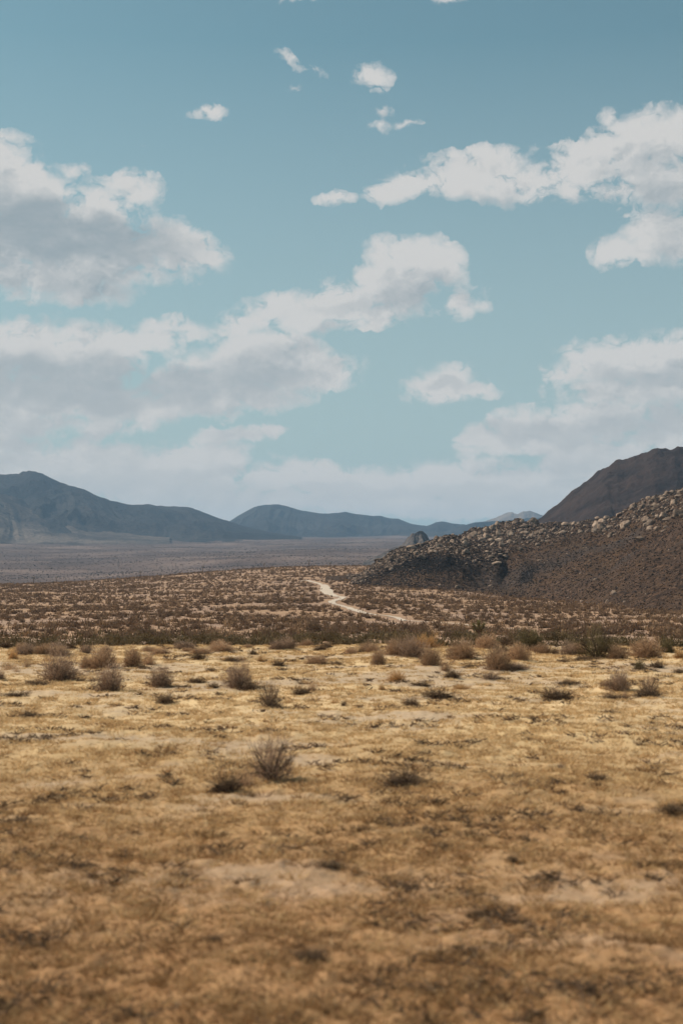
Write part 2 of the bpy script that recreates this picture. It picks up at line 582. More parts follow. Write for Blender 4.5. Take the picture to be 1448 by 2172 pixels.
def make_ground_mat():
    m, t, b = material('desert_ground')
    p = pos(t)
    bare = attr(t, 'bare')
    dist = attr(t, 'dist')
    pf = vmath(t, 'MULTIPLY', p, (1, 1, .3))
    n_big = noise(t, pf, .35, 5, .6)
    n_mid = noise(t, pf, 2.2, 6, .65)
    n_fine = noise(t, pf, 16, 5, .7)
    n_grit = noise(t, pf, 70, 3, .7)
    straw = ramp(t, n_mid, [(.28, (.40, .245, .12)), (.44, (.50, .33, .165)), (.56, (.57, .395, .20)), (.72, (.62, .45, .25))])
    straw = mixc(t, maprange(t, n_big, .45, .62, 0, .45), straw, (.63, .44, .20))
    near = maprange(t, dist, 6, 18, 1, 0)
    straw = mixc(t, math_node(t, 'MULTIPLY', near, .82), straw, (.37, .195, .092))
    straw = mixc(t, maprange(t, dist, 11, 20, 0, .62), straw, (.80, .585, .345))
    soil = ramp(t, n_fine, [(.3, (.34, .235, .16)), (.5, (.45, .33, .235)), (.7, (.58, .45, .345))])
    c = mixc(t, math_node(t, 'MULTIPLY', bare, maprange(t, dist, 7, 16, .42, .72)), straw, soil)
    c = mixc(t, maprange(t, n_grit, .52, .72, 0, .35), c, (.23, .15, .09))
    streak = noise(t, vmath(t, 'MULTIPLY', p, (.9, 2.4, 1)), 1.9, 7, .72)
    c = mixc(t, maprange(t, streak, .54, .68, 0, .32), c, (.23, .14, .08))
    # the shrub plain
    q = noise(t, p, .05, 5, .6)
    q2 = noise(t, p, .6, 5, .7)
    plain = ramp(t, q2, [(.34, (.20, .122, .082)), (.5, (.35, .228, .158)), (.68, (.50, .352, .262))])
    plain = mixc(t, maprange(t, q, .40, .62, 0, .7), plain, (.40, .245, .14))
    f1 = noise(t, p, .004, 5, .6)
    farc = ramp(t, f1, [(.35, (.078, .052, .045)), (.5, (.122, .082, .069)), (.65, (.205, .142, .116))])  # valley floor colour darkened to stand for cloud shade on it
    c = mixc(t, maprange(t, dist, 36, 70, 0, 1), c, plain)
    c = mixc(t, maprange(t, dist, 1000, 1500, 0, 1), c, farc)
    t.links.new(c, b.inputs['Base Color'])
    h = math_node(t, 'ADD', math_node(t, 'MULTIPLY', n_fine, .6), math_node(t, 'MULTIPLY', n_grit, .35))
    bump(t, b, h, .7, .02)
    return m


# ------------------------------------------------------------------ ground
def build_ground():
    rows = np.concatenate([np.arange(2600, 1366, -2.3), np.arange(1366, 1362, -1)])
    d1 = EYE * F / (rows - HORIZON)
    d0 = np.array([.25, .6, 1.0, 1.5, 2.0, 2.6, 3.2])
    d2 = np.geomspace(36.2, 1000, 210)
    d3 = np.geomspace(1010, 14500, 130)
    d = np.concatenate([d0, d1[d1 > 3.5], d2, d3])
    d = np.unique(np.round(d, 4))
    a_in = np.linspace(R(-17), R(17), 520)
    a_out = np.concatenate([np.linspace(R(-180), R(-60), 40, endpoint=False), np.linspace(R(-60), R(-17), 60, endpoint=False)])
    a = np.concatenate([a_out, a_in, -a_out[::-1][:-1]])
    A, D = np.meshgrid(a, d)
    X, Y = D * np.sin(A), D * np.cos(A)
    Z = ground_z(X, Y)
    nr, nc = X.shape
    v = np.stack([X, Y, Z], -1).reshape(-1, 3)
    i = np.arange(nr * nc).reshape(nr, nc)
    j = np.roll(i, -1, axis=1)
    f = np.stack([i[:-1], j[:-1], j[1:], i[1:]], -1).reshape(-1, 4)
    cidx = len(v)
    v = np.concatenate([v, [[0, 0, 0]]])
    tri = np.stack([np.full(nc, cidx), j[0], i[0]], -1)
    bare = np.concatenate([bare_mask(X, Y).ravel(), [0]])
    dist = np.concatenate([D.ravel(), [0]])
    me = new_mesh('desert_ground', v, [f, tri], make_ground_mat(), True, {'bare': bare, 'dist': dist})
    tag(link('ground', me), kind='structure')


build_ground()


# ------------------------------------------------------------------ hills and mountains
def rock_mat(name, dark, light, scale, spec_scale, bumpd, shrub=(.09, .075, .055), shrub_amt=.5):
    m, t, b = material(name)
    p = pos(t)
    n1 = noise(t, p, scale, 7, .62)
    n2 = noise(t, p, spec_scale, 4, .7)
    c = mixc(t, maprange(t, n1, .36, .64), dark, light)
    c = mixc(t, maprange(t, n2, .5, .62, 0, shrub_amt), c, shrub)
    t.links.new(c, b.inputs['Base Color'])
    bump(t, b, math_node(t, 'ADD', n2, math_node(t, 'MULTIPLY', n1, 1.5)), 1.0, bumpd)
    return m


def ridge_mesh(name, pts, D, foot, back, mat, amp, gfreq, n_px=420, n_t=90, seed=0, power=1.15, crag=.04, foot_row=None, wob=.06, spur=0.0):
    """a range whose crest follows pts (photo column, row) at distance D; its foot lies at distance foot on the ground"""
    pts = np.array(pts, float)
    px = np.linspace(pts[0, 0], pts[-1, 0], n_px)
    crest_row = np.interp(px, pts[:, 0], pts[:, 1])
    ker = np.array([1, 2, 3, 2, 1.]); ker /= ker.sum()
    crest_row = np.convolve(np.pad(crest_row, 2, 'edge'), ker, 'valid')
    az = np.arctan((px - 724) / F)
    Dc = D * (1 + wob * fbm(px * gfreq * .25, 0 * px, 3, seed + 5))
    zc = EYE + (HORIZON - crest_row) / F * Dc
    T = np.concatenate([np.linspace(0, 1, n_t), 1 + np.linspace(.03, 1, 26)])
    PX, TT = np.meshgrid(px, T)
    f_d = foot * (1 + .05 * fbm(px * gfreq * .4, 0 * px + 4, 3, seed + 9))
    dist = np.where(TT <= 1, f_d + (Dc - f_d) * TT, Dc + (back - Dc) * (TT - 1))
    AZ = np.broadcast_to(az, dist.shape)
    X, Y = dist * np.sin(AZ), dist * np.cos(AZ)
    G = ground_z(X, Y) - 4
    up = np.where(TT <= 1, TT ** power, np.clip(1 - (TT - 1), 0, 1) ** 1.2)
    zc2 = np.broadcast_to(zc, dist.shape)
    Z = G + (zc2 - G) * up
    env = np.clip(4 * TT * (1 - TT), 0, 1) ** .8 * np.where(TT <= 1, 1, 0) + np.where(TT > 1, .6 * np.clip(TT - 1, 0, 1), 0)
    warp = fbm(PX * gfreq * .5, TT * 1.1, 2, seed + 2) * .6
    gul = ridged(PX * gfreq + warp + spur * TT, TT * .5, 2, seed) - .62
    L = D * .085
    q1, q2 = fbm(X / L * .7, Y / L * .5, 3, seed + 12) * .5, fbm(X / L * .7 + 9, Y / L * .5, 3, seed + 15) * .5
    gul = .45 * gul + 1.0 * (ridged(X / L + q1, Y / L * .75 + q2, 6, seed + 7, .55) - .62)
    hgt = (zc2 - G) * up
    Z = Z + env * amp * gul * np.clip(zc2 - G, 0, None)
    Z = Z + crag * (hgt * .5 + 2) * fbm(X / D * 90 * (D / 5000) ** .2, Y / D * 90, 4, seed + 3)
    v = np.stack([X, Y, Z], -1).reshape(-1, 3)
    nr, nc = X.shape
    i = np.arange(nr * nc).reshape(nr, nc)
    f = np.stack([i[:-1, :-1], i[:-1, 1:], i[1:, 1:], i[1:, :-1]], -1).reshape(-1, 4)
    me = new_mesh(name, v, f, mat, True)
    return tag(link(name, me), kind='structure')


M_far = rock_mat('far_rock', (.024, .022, .023), (.062, .054, .050), .0022, .055, 26, shrub=(.014, .014, .014), shrub_amt=.85)  # near black: the cloud shade over the ranges is put into the rock colour
M_foot = rock_mat('foothill_rock', (.07, .055, .048), (.20, .155, .125), .004, .055, 16, shrub=(.03, .027, .024), shrub_amt=.85)
M_pale = rock_mat('pale_rock', (.13, .095, .075), (.24, .18, .14), .003, .03, 10, shrub_amt=.4)
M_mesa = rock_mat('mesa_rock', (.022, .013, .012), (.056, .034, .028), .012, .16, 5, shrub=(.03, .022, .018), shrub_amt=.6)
M_knoll = rock_mat('knoll_rock', (.04, .034, .034), (.13, .108, .098), .06, .12, 3, shrub=(.12, .10, .09), shrub_amt=.7)

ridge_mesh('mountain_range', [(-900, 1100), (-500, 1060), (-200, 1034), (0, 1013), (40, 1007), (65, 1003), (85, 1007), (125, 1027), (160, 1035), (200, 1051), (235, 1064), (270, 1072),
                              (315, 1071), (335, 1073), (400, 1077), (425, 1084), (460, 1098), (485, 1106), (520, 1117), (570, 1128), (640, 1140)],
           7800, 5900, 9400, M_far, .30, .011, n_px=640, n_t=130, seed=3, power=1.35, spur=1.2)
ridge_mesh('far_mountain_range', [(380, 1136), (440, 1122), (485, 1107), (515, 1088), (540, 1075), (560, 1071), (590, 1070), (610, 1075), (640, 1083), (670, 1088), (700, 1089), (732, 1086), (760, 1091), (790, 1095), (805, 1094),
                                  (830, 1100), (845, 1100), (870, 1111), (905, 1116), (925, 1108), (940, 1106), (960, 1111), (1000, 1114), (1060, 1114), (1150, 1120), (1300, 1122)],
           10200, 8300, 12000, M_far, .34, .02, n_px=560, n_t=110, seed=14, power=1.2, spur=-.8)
ridge_mesh('pale_hills', [(960, 1120), (1000, 1112), (1030, 1106), (1055, 1097), (1075, 1088), (1085, 1087), (1097, 1092), (1110, 1085), (1125, 1084), (1142, 1092), (1200, 1108), (1300, 1120)],
           12600, 11000, 13800, M_pale, .3, .03, n_px=240, n_t=60, seed=22)
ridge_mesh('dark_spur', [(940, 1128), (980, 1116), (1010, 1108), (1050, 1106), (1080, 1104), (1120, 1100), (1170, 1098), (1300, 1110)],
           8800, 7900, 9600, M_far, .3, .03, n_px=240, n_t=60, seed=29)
ridge_mesh('knoll', [(770, 1192), (800, 1178), (835, 1162), (855, 1152), (863, 1140), (873, 1130), (885, 1126), (896, 1129), (905, 1138), (913, 1152), (940, 1180), (980, 1200)],
           2500, 2330, 2640, M_knoll, .2, .05, n_px=300, n_t=90, seed=33, crag=.12, wob=.02, power=.8)
ridge_mesh('mesa', [(900, 1240), (1050, 1170), (1100, 1134), (1140, 1104), (1180, 1072), (1215, 1041), (1228, 1035), (1270, 1003), (1278, 997), (1310, 982), (1350, 970), (1400, 959), (1448, 955), (1540, 952), (1700, 960), (2000, 1000), (2400, 1090), (2700, 1180)],
           2350, 1650, 3000, M_mesa, .06, .016, n_px=900, n_t=130, seed=41, power=.95, crag=.05, wob=.03, spur=.5)


ridge_mesh('foothills', [(-700, 1100), (-300, 1060), (-60, 1046), (0, 1050), (40, 1062), (75, 1080), (110, 1096), (150, 1108), (200, 1120), (250, 1128), (300, 1136), (360, 1142)],
           6700, 5300, 7300, M_foot, .12, .02, n_px=420, n_t=110, seed=52, crag=.08, power=1.5, spur=.8)


# the boulder strewn hill nearby
def hill_z(px, d):
    """height of the boulder hill at photo column px and distance d (arrays)"""
    x, y = d * np.sin(np.arctan((px - 724) / F)), d * np.cos(np.arctan((px - 724) / F))
    g = ground_z(x, y)
    out = np.full(np.shape(px), -1e9)
    for tab in (HILL_FRONT, HILL_MAIN):
        c, row, dc, fr = (np.interp(px, tab[:, 0], tab[:, k]) for k in (0, 1, 2, 3))
        fd = fr
        zc = EYE + (HORIZON - row) / F * dc
        t = (d - fd) / (dc - fd)
        up = np.where(t <= 1, np.clip(t, 0, 1) ** .82, np.clip(1 - (t - 1) * .75, 0, 1))
        hh = np.maximum(zc - g, 0)
        z = g + np.where(t > 0, hh * up, -3)
        e = np.clip(t * 3, 0, 1) * np.clip(hh / 12, 0, 1)
        z = z + e * (fbm(x * .022, y * .012, 4, 61) * 4.5 + (ridged(x * .02 + .5 * fbm(x * .01, y * .01, 2, 5), y * .006, 3, 63) - .6) * 9 * np.clip((1 - t), 0, 1) ** .5)
        z = z - 1.6 * (1 - np.clip(hh / 2.0, 0, 1))
        out = np.maximum(out, z)
    return out + fbm(x * .25, y * .25, 3, 67) * .35 - .15


# column, crest row, crest distance, foot distance
HILL_FRONT = np.array([(690, 1262, 680, 650), (735, 1236, 690, 640), (765, 1218, 700, 630), (790, 1204, 710, 620), (850, 1170, 735, 600), (900, 1149, 755, 590), (945, 1135, 770, 580),
                       (990, 1140, 775, 575), (1025, 1147, 775, 565), (1060, 1164, 770, 550), (1090, 1190, 755, 545), (1130, 1225, 740, 535), (1180, 1270, 700, 530)], float)
HILL_MAIN = np.array([(900, 1215, 1010, 700), (960, 1150, 1010, 660), (1000, 1125, 1010, 640), (1050, 1115, 1000, 610), (1100, 1103, 990, 560), (1150, 1112, 960, 520), (1200, 1111, 930, 480), (1250, 1104, 900, 440),
                      (1290, 1104, 870, 410), (1340, 1080, 830, 390), (1400, 1058, 800, 370), (1448, 1042, 780, 355), (1560, 1000, 760, 330), (1750, 980, 740, 310), (2100, 1010, 720, 300), (2500, 1110, 700, 300), (2700, 1200, 700, 320)], float)


def hill_mat():
    m, t, b = material('hill_soil')
    p = pos(t)
    n1 = noise(t, p, .035, 6, .6)
    n2 = noise(t, p, .5, 6, .7)
    n3 = noise(t, p, .009, 4, .5)
    c = ramp(t, n2, [(.36, (.024, .015, .011)), (.5, (.062, .037, .025)), (.66, (.14, .084, .055))])
    c = mixc(t, maprange(t, n1, .42, .62, 0, .5), c, (.09, .053, .031))
    c = mixc(t, maprange(t, n3, .52, .60, 0, .55), c, (.05, .04, .037))
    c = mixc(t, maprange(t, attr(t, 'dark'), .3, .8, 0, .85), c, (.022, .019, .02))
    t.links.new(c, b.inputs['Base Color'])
    bump(t, b, n2, 1.0, .9)
    return m


def build_hill():
    px = np.concatenate([np.arange(690, 1500, 1.9), np.arange(1500, 2700, 12)])
    dd = np.concatenate([np.arange(300, 700, 3.2), np.arange(700, 1150, 3.6), np.arange(1150, 1400, 20)])
    PX, DD = np.meshgrid(px, dd)
    A = np.arctan((PX - 724) / F)
    X, Y = DD * np.sin(A), DD * np.cos(A)
    Z = hill_z(PX, DD)
    Z = np.minimum(Z, 1e6)
    nr, nc = X.shape
    v = np.stack([X, Y, Z], -1).reshape(-1, 3)
    i = np.arange(nr * nc).reshape(nr, nc)
    f = np.stack([i[:-1, :-1], i[:-1, 1:], i[1:, 1:], i[1:, :-1]], -1).reshape(-1, 4)
    G = ground_z(X, Y)
    low = (Z < G - .8).ravel()
    row = HORIZON - (Z - EYE) / DD * F
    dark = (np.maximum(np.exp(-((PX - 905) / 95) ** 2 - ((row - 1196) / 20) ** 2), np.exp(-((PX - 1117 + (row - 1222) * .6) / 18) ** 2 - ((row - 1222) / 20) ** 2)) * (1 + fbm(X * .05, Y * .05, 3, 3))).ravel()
    keep = ~(low[f].all(axis=1))
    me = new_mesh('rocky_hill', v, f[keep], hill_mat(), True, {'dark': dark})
    tag(link('rocky_hill', me), kind='structure')


build_hill()


# ------------------------------------------------------------------ boulders
def ico(sub):
    import bmesh
    bm = bmesh.new()
    bmesh.ops.create_icosphere(bm, subdivisions=sub, radius=1)
    v = np.array([q.co[:] for q in bm.verts]); f = np.array([[q.index for q in p.verts] for p in bm.faces])
    bm.free()
    return v, f


def boulder_shape(sub, seed, flat=.75):
    v, f = ico(sub)
    rng = np.random.default_rng(seed)
    n = v.copy()
    # a few flat fracture faces
    for _ in range(9 + seed % 4):
        d = rng.normal(size=3); d /= np.linalg.norm(d)
        k = rng.uniform(.52, .88)
        s = n @ d
        n = n - np.outer(np.maximum(s - k, 0), d) * .85
    sx = rng.uniform(.75, 1.15, 3); sx[2] *= flat
    r = 1 + .09 * fbm(v[:, 0] * 2 + seed, v[:, 1] * 2 + v[:, 2] * 1.7, 3, seed)
    return n * sx * r[:, None], f


def boulder_mat(name, dark, light):
    m, t, b = material(name)
    tc = N(t, 'ShaderNodeTexCoord')
    n1 = noise(t, tc.outputs['Object'], 1.2, 7, .65)
    c = mixc(t, maprange(t, n1, .35, .66), dark, light)
    oi = N(t, 'ShaderNodeObjectInfo')
    h = N(t, 'ShaderNodeHueSaturation')
    t.links.new(maprange(t, oi.outputs['Random'], 0, 1, .5, 1.1, False), h.inputs['Value'])
    t.links.new(c, h.inputs['Color'])
    t.links.new(h.outputs[0], b.inputs['Base Color'])
    bump(t, b, noise(t, tc.outputs['Object'], 4, 6, .7), .6, .12)
    return m


M_boul = boulder_mat('granite', (.20, .14, .105), (.42, .315, .24))
BOULDERS = [new_mesh('boulder', *boulder_shape(3, 100 + k, .72 + .05 * (k % 4)), M_boul, False) for k in range(10)]


def hill_point(px, d):
    a = math.atan((px - 724) / F)
    return d * math.sin(a), d * math.cos(a), float(hill_z(np.array([px]), np.array([d]))[0])


def hill_visible_table(pxs):
    """for each column: distances and photo rows of the hill surface that faces the camera"""
    dd = np.arange(300, 1120, 2.5)
    out = []
    for p in pxs:
        z = hill_z(np.full(dd.shape, float(p)), dd)
        g = ground_z(dd * math.sin(math.atan((p - 724) / F)), dd * math.cos(math.atan((p - 724) / F)))
        sl = (z - EYE) / dd
        mx = np.maximum.accumulate(np.concatenate([[-9], sl[:-1]]))
        vis = (sl > mx) & (z > g + .3)
        out.append((dd[vis], HORIZON - sl[vis] * F))
    return out


HPX = np.arange(700, 1500, 4)
HTAB = hill_visible_table(HPX)


def hill_at(px, row):
    """distance at which the line of sight through (px, row) meets the hill"""
    d, r = HTAB[int(np.clip(round((px - 700) / 4), 0, len(HTAB) - 1))]
    if len(d) == 0:
        return None
    k = int(np.argmin(np.abs(r - row)))
    return float(d[k]) if abs(r[k] - row) < 6 else None


# the boulders one can single out: column, row of the centre, width in pixels, height factor, label
NAMED_BOULDERS = [
    (1391, 1077, 20, .75, 'pale oval boulder standing out on the upper slope near the right edge'),
    (1262, 1234, 13, 1.1, 'lone pale boulder lit on its left side, low on the brown slope'),
    (1300, 1262, 15, 1.2, 'tallest pale rock of the small cluster at the foot of the slope'),
    (1287, 1275, 14, 1.1, 'pointed pale rock at the foot of the slope, left of its taller neighbour'),
    (1092, 1111, 13, 1.4, 'upright dark boulder, left one of the pair on the ridge crest'),
    (1106, 1111, 14, 1.4, 'upright dark boulder, right one of the pair on the ridge crest'),
    (1146, 1122, 16, .8, 'smooth light boulder below the crest, right of the upright pair'),
    (1286, 1094, 18, 1.0, 'large round boulder on the skyline in front of the dark mesa'),
    (1266, 1092, 12, 1.3, 'upright boulder on the skyline left of the large round one'),
    (1376, 1061, 14, 1.0, 'round boulder on the skyline of the right slope'),
    (960, 1132, 13, .9, 'boulder on the very top of the front knob'),
    (985, 1175, 24, .8, 'broad domed boulder at the edge of the dark talus'),
    (958, 1150, 17, .9, 'tilted light slab boulder just under the top of the front knob'),
    (985, 1148, 18, .9, 'large rounded boulder right of the tilted slab on the knob'),
    (1062, 1150, 26, .9, 'biggest smooth boulder on the saddle right of the knob'),
    (1040, 1183, 20, .6, 'flat boulder in the gully under the saddle'),
    (1112, 1131, 20, .6, 'long sloping light slab under the crest pair'),
    (1395, 1124, 22, .6, 'long slab lying in a dark hollow on the right slope'),
    (802, 1187, 16, .9, 'rounded brown boulder low on the left end of the knob'),
    (766, 1214, 13, .5, 'pale slanting slab at the far left toe of the hill'),
    (1232, 1277, 8, 1.0, 'small pale boulder at the foot of the slope, beside the shrubs'),
    (1204, 1270, 7, 1.0, 'leftmost small pale boulder along the foot of the slope'),
    (1322, 1274, 9, .8, 'small pale boulder right of the foot cluster'),
]


def put_boulder(px, row, wpx, hf, label, group, i, first=None):
    d = hill_at(px, row)
    if d is None:
        return None
    x, y, z = hill_point(px, d)
    r = wpx / 2 / F * d
    o = link('boulder', BOULDERS[i % len(BOULDERS)], loc=(x, y, z + r * hf * .14), rot=(random.uniform(-.35, .35), random.uniform(-.35, .35), random.uniform(0, 6.28)), scale=(r * 1.08, r, r * hf * 1.1))
    tag(o, label, 'boulder', group)
    return r


def crest_row(px):
    return float(min(np.interp(px, HILL_FRONT[:, 0], HILL_FRONT[:, 1]) if px < 1180 else 9999, np.interp(px, HILL_MAIN[:, 0], HILL_MAIN[:, 1]) if px > 900 else 9999))


def boulder_density(px, row):
    """how thickly boulders lie at a place of the hill, 0..1"""
    c = crest_row(px)
    dep = row - c
    k = 0
    if px < 1080:                        # knob: crest band, and its right shoulder
        band = np.interp(px, [745, 850, 940, 1000, 1060, 1080], [16, 26, 34, 62, 85, 70])
        k = max(k, 1 - max(0, dep - band * .7) / (band * .5))
    if 1040 < px < 1200:
        band = np.interp(px, [1040, 1100, 1160, 1200], [70, 62, 44, 22])
        k = max(k, .9 - max(0, dep - band * .6) / (band * .6))
    if px >= 1180:
        band = np.interp(px, [1180, 1260, 1330, 1448], [20, 30, 45, 75])
        k = max(k, .85 - max(0, dep - band * .5) / (band * .8))
    return float(np.clip(k, 0, 1))


def build_boulders():
    n = 0
    for i, (px, row, w, hf, lab) in enumerate(NAMED_BOULDERS):
        if put_boulder(px, row, w, hf, lab, None, i) is None:
            for dr in (3, -3, 6, 9, 12, 16):
                if put_boulder(px, row + dr, w, hf, lab, None, i) is not None:
                    break
        n += 1
    tries = 0
    taken = [(a, b) for a, b, *_ in NAMED_BOULDERS]
    while n < 300 and tries < 30000:
        tries += 1
        px = random.uniform(745, 1455)
        c = crest_row(px)
        row = c + random.uniform(-1, 130)
        if random.random() > boulder_density(px, row) ** 1.15 * (.25 + 1.3 * max(0, .5 + float(fbm(np.array(px * .03), np.array(row * .06), 2, 88)))) + .007:
            continue
        w = 7.5 + 21 * random.random() ** 2.8
        if any(abs(px - a) < (w + 5) * .42 and abs(row - b) < 4.2 for a, b in taken):
            continue
        if put_boulder(px, row, w, random.uniform(.7, 1.15), 'rounded tan granite boulder among many on the boulder strewn hill', 'granite boulders strewn over the near hill', n):
            taken.append((px, row)); n += 1
            o = C.objects[-1]
            where = 'knob' if px < 1075 else ('ridge' if px < 1235 else 'slope')
            o['label'] = {'knob': 'tan granite boulder in the jumble on the front knob of the near hill',
                          'ridge': 'tan granite boulder in the jumble along the middle ridge of the near hill',
                          'slope': 'tan granite boulder scattered over the right hand slope of the near hill'}[where]
            o['group'] = {'knob': 'boulders on the front knob', 'ridge': 'boulders along the middle ridge', 'slope': 'boulders on the right hand slope'}[where]
    # smaller rocks and talus: more than anyone could count
    base = [boulder_shape(1, 300 + k, .8) for k in range(6)]
    rng = np.random.default_rng(5)
    V, Fc, T, o = [], [], [], 0
    cnt = 0
    while cnt < 28000:
        px = rng.uniform(735, 1475)
        k = int(np.clip(round((px - 700) / 4), 0, len(HTAB) - 1))
        d_, r_ = HTAB[k]
        if len(d_) < 3:
            cnt += 0
            continue
        row = rng.uniform(r_.min() - 1, r_.max() + 1)
        j = int(np.argmin(np.abs(r_ - row)))
        d = float(d_[j]) + rng.uniform(-1.2, 1.2)
        dens = boulder_density(px, row)
        # dark talus patches
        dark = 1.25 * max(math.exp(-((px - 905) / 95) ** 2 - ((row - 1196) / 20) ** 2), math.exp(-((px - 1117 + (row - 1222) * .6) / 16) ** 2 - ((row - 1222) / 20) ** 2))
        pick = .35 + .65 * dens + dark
        if rng.random() > pick:
            continue
        big = dens > .25 and rng.random() < dens * .6
        w = (2.6 + 6 * rng.random() ** 2.5) if big else (2.0 + 3.8 * rng.random() ** 2 + (3.5 * rng.random() if rng.random() < .06 else 0))
        r = w / 2 / F * d
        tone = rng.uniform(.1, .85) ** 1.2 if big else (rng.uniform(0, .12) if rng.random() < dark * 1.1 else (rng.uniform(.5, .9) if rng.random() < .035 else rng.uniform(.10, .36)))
        a = math.atan((px - 724) / F)
        bv, bf = base[cnt % 6]
        th = rng.uniform(0, 6.28)
        cs, sn = math.cos(th), math.sin(th)
        vv = bv * (r * rng.uniform(.8, 1.2, 3))
        vv = np.stack([vv[:, 0] * cs - vv[:, 1] * sn, vv[:, 0] * sn + vv[:, 1] * cs, vv[:, 2]], 1)
        V.append((vv, (d * math.sin(a), d * math.cos(a), px, d, r))); Fc.append(bf + o); T.append(np.full(len(vv), tone)); o += len(vv)
        cnt += 1
    meta = np.array([m for _, m in V])
    zz = hill_z(meta[:, 2], meta[:, 3]) + meta[:, 4] * .25
    VV = np.concatenate([vv + np.array([m[0], m[1], z]) for (vv, m), z in zip(V, zz)])
    m, t, b = material('talus')
    c = ramp(t, attr(t, 'tone'), [(0, (.02, .018, .019)), (.14, (.034, .027, .025)), (.42, (.09, .061, .046)), (.7, (.26, .185, .14)), (1, (.42, .32, .25))])
    t.links.new(c, b.inputs['Base Color'])
    me = new_mesh('rubble', VV, np.concatenate(Fc), m, False, {'tone': np.concatenate(T)})
    tag(link('rubble', me), 'loose rubble and small rocks covering the near hill', 'rubble', kind='stuff')


build_boulders()


# ------------------------------------------------------------------ dirt road
def build_road():
    # photo (column, row) of the centre line and half width in metres
    pts = [(634, 1234, 1.0), (650, 1231, 1.4), (660, 1234, 1.6), (676, 1238, 1.2), (688, 1242, 2.4), (691, 1252, 3.6), (697, 1260, 2.6), (712, 1265, 1.6), (728, 1267, 1.5), (722, 1271, 1.7), (702, 1276, 1.7), (706, 1281, 1.2),
           (735, 1288, 1.2), (752, 1295, 1.5), (775, 1302, 1.1), (798, 1305, .5), (822, 1307, .7), (842, 1311, 1.1), (856, 1317, .8), (900, 1320, .4), (960, 1323, .45), (1020, 1329, .4), (1080, 1334, .45), (1130, 1337, .4)]
    pts = np.array(pts, float)
    s = np.linspace(0, len(pts) - 1, 300)
    px, row, hw = (np.interp(s, np.arange(len(pts)), pts[:, k]) for k in range(3))
    ker = np.hanning(7); ker /= ker.sum()
    px, row, hw = (np.convolve(np.pad(a, 3, 'edge'), ker, 'valid') for a in (px, row, hw))
    hw = hw * .68
    # where each line of sight meets the ground
    dd = np.geomspace(120, 1100, 1500)
    x, y = [], []
    for p, r in zip(px, row):
        a = math.atan((p - 724) / F)
        z = ground_z(dd * math.sin(a), dd * math.cos(a))
        rr = HORIZON - (z - EYE) / dd * F
        k = int(np.argmax(rr < r))
        x.append(dd[k] * math.sin(a)); y.append(dd[k] * math.cos(a))
    x, y = (np.convolve(np.pad(np.array(a), 2, 'edge'), np.ones(5) / 5, 'valid') for a in (x, y))
    tx, ty = np.gradient(x), np.gradient(y)
    L = np.hypot(tx, ty); nx, ny = -ty / L, tx / L
    W = np.linspace(-1, 1, 7)
    X = x[:, None] + nx[:, None] * hw[:, None] * W * (1 + .15 * perlin(s * 2, 0 * s, 8))[:, None]
    Y = y[:, None] + ny[:, None] * hw[:, None] * W
    Z = ground_z(X, Y) + .12
    nr, nc = X.shape
    i = np.arange(nr * nc).reshape(nr, nc)
    f = np.stack([i[:-1, :-1], i[:-1, 1:], i[1:, 1:], i[1:, :-1]], -1).reshape(-1, 4)
    m, t, b = material('road_dust')
    c = mixc(t, noise(t, pos(t), .8, 5, .6), (.52, .42, .33), (.64, .54, .44))
    t.links.new(c, b.inputs['Base Color'])
    me = new_mesh('dirt_road', np.stack([X, Y, Z], -1).reshape(-1, 3), f, m, True)
    tag(link('dirt_road', me), kind='structure')
    return x, y


ROAD = build_road()


# ------------------------------------------------------------------ shrub prototypes (unit size: radius 1, height 1)
def dome_twigs(rng, n, spread=1.0, up=.25, length=.22, shell=.45, w=.011, ragged=.18, tilt=0.0):
    th = rng.uniform(0, 2 * math.pi, n)
    cz = rng.uniform(0, 1, n) ** .9
    sr = np.sqrt(np.clip(1 - cz * cz, 0, 1))
    rr = (shell + (1 - shell) * rng.random(n)) * (1 + ragged * perlin(th * 1.6, cz * 3, int(rng.integers(1e4))) * 2)
    tip = np.stack([sr * np.cos(th) * rr * spread, sr * np.sin(th) * rr * spread, cz * rr], 1)
    d = tip / np.maximum(np.linalg.norm(tip, axis=1, keepdims=True), 1e-6)
    d = d + rng.normal(size=(n, 3)) * .45 + np.array([tilt, 0, up])
    d /= np.linalg.norm(d, axis=1, keepdims=True)
    base = tip - d * (length * rng.uniform(.5, 1.4, n))[:, None]
    base[:, 2] = np.maximum(base[:, 2], .01); tip[:, 2] = np.maximum(tip[:, 2], .015)
    return ribbons(base, tip, w, w * .45, rng, tone=np.clip(.25 + .55 * cz + rng.normal(size=n) * .2, 0, 1), mid=.1)


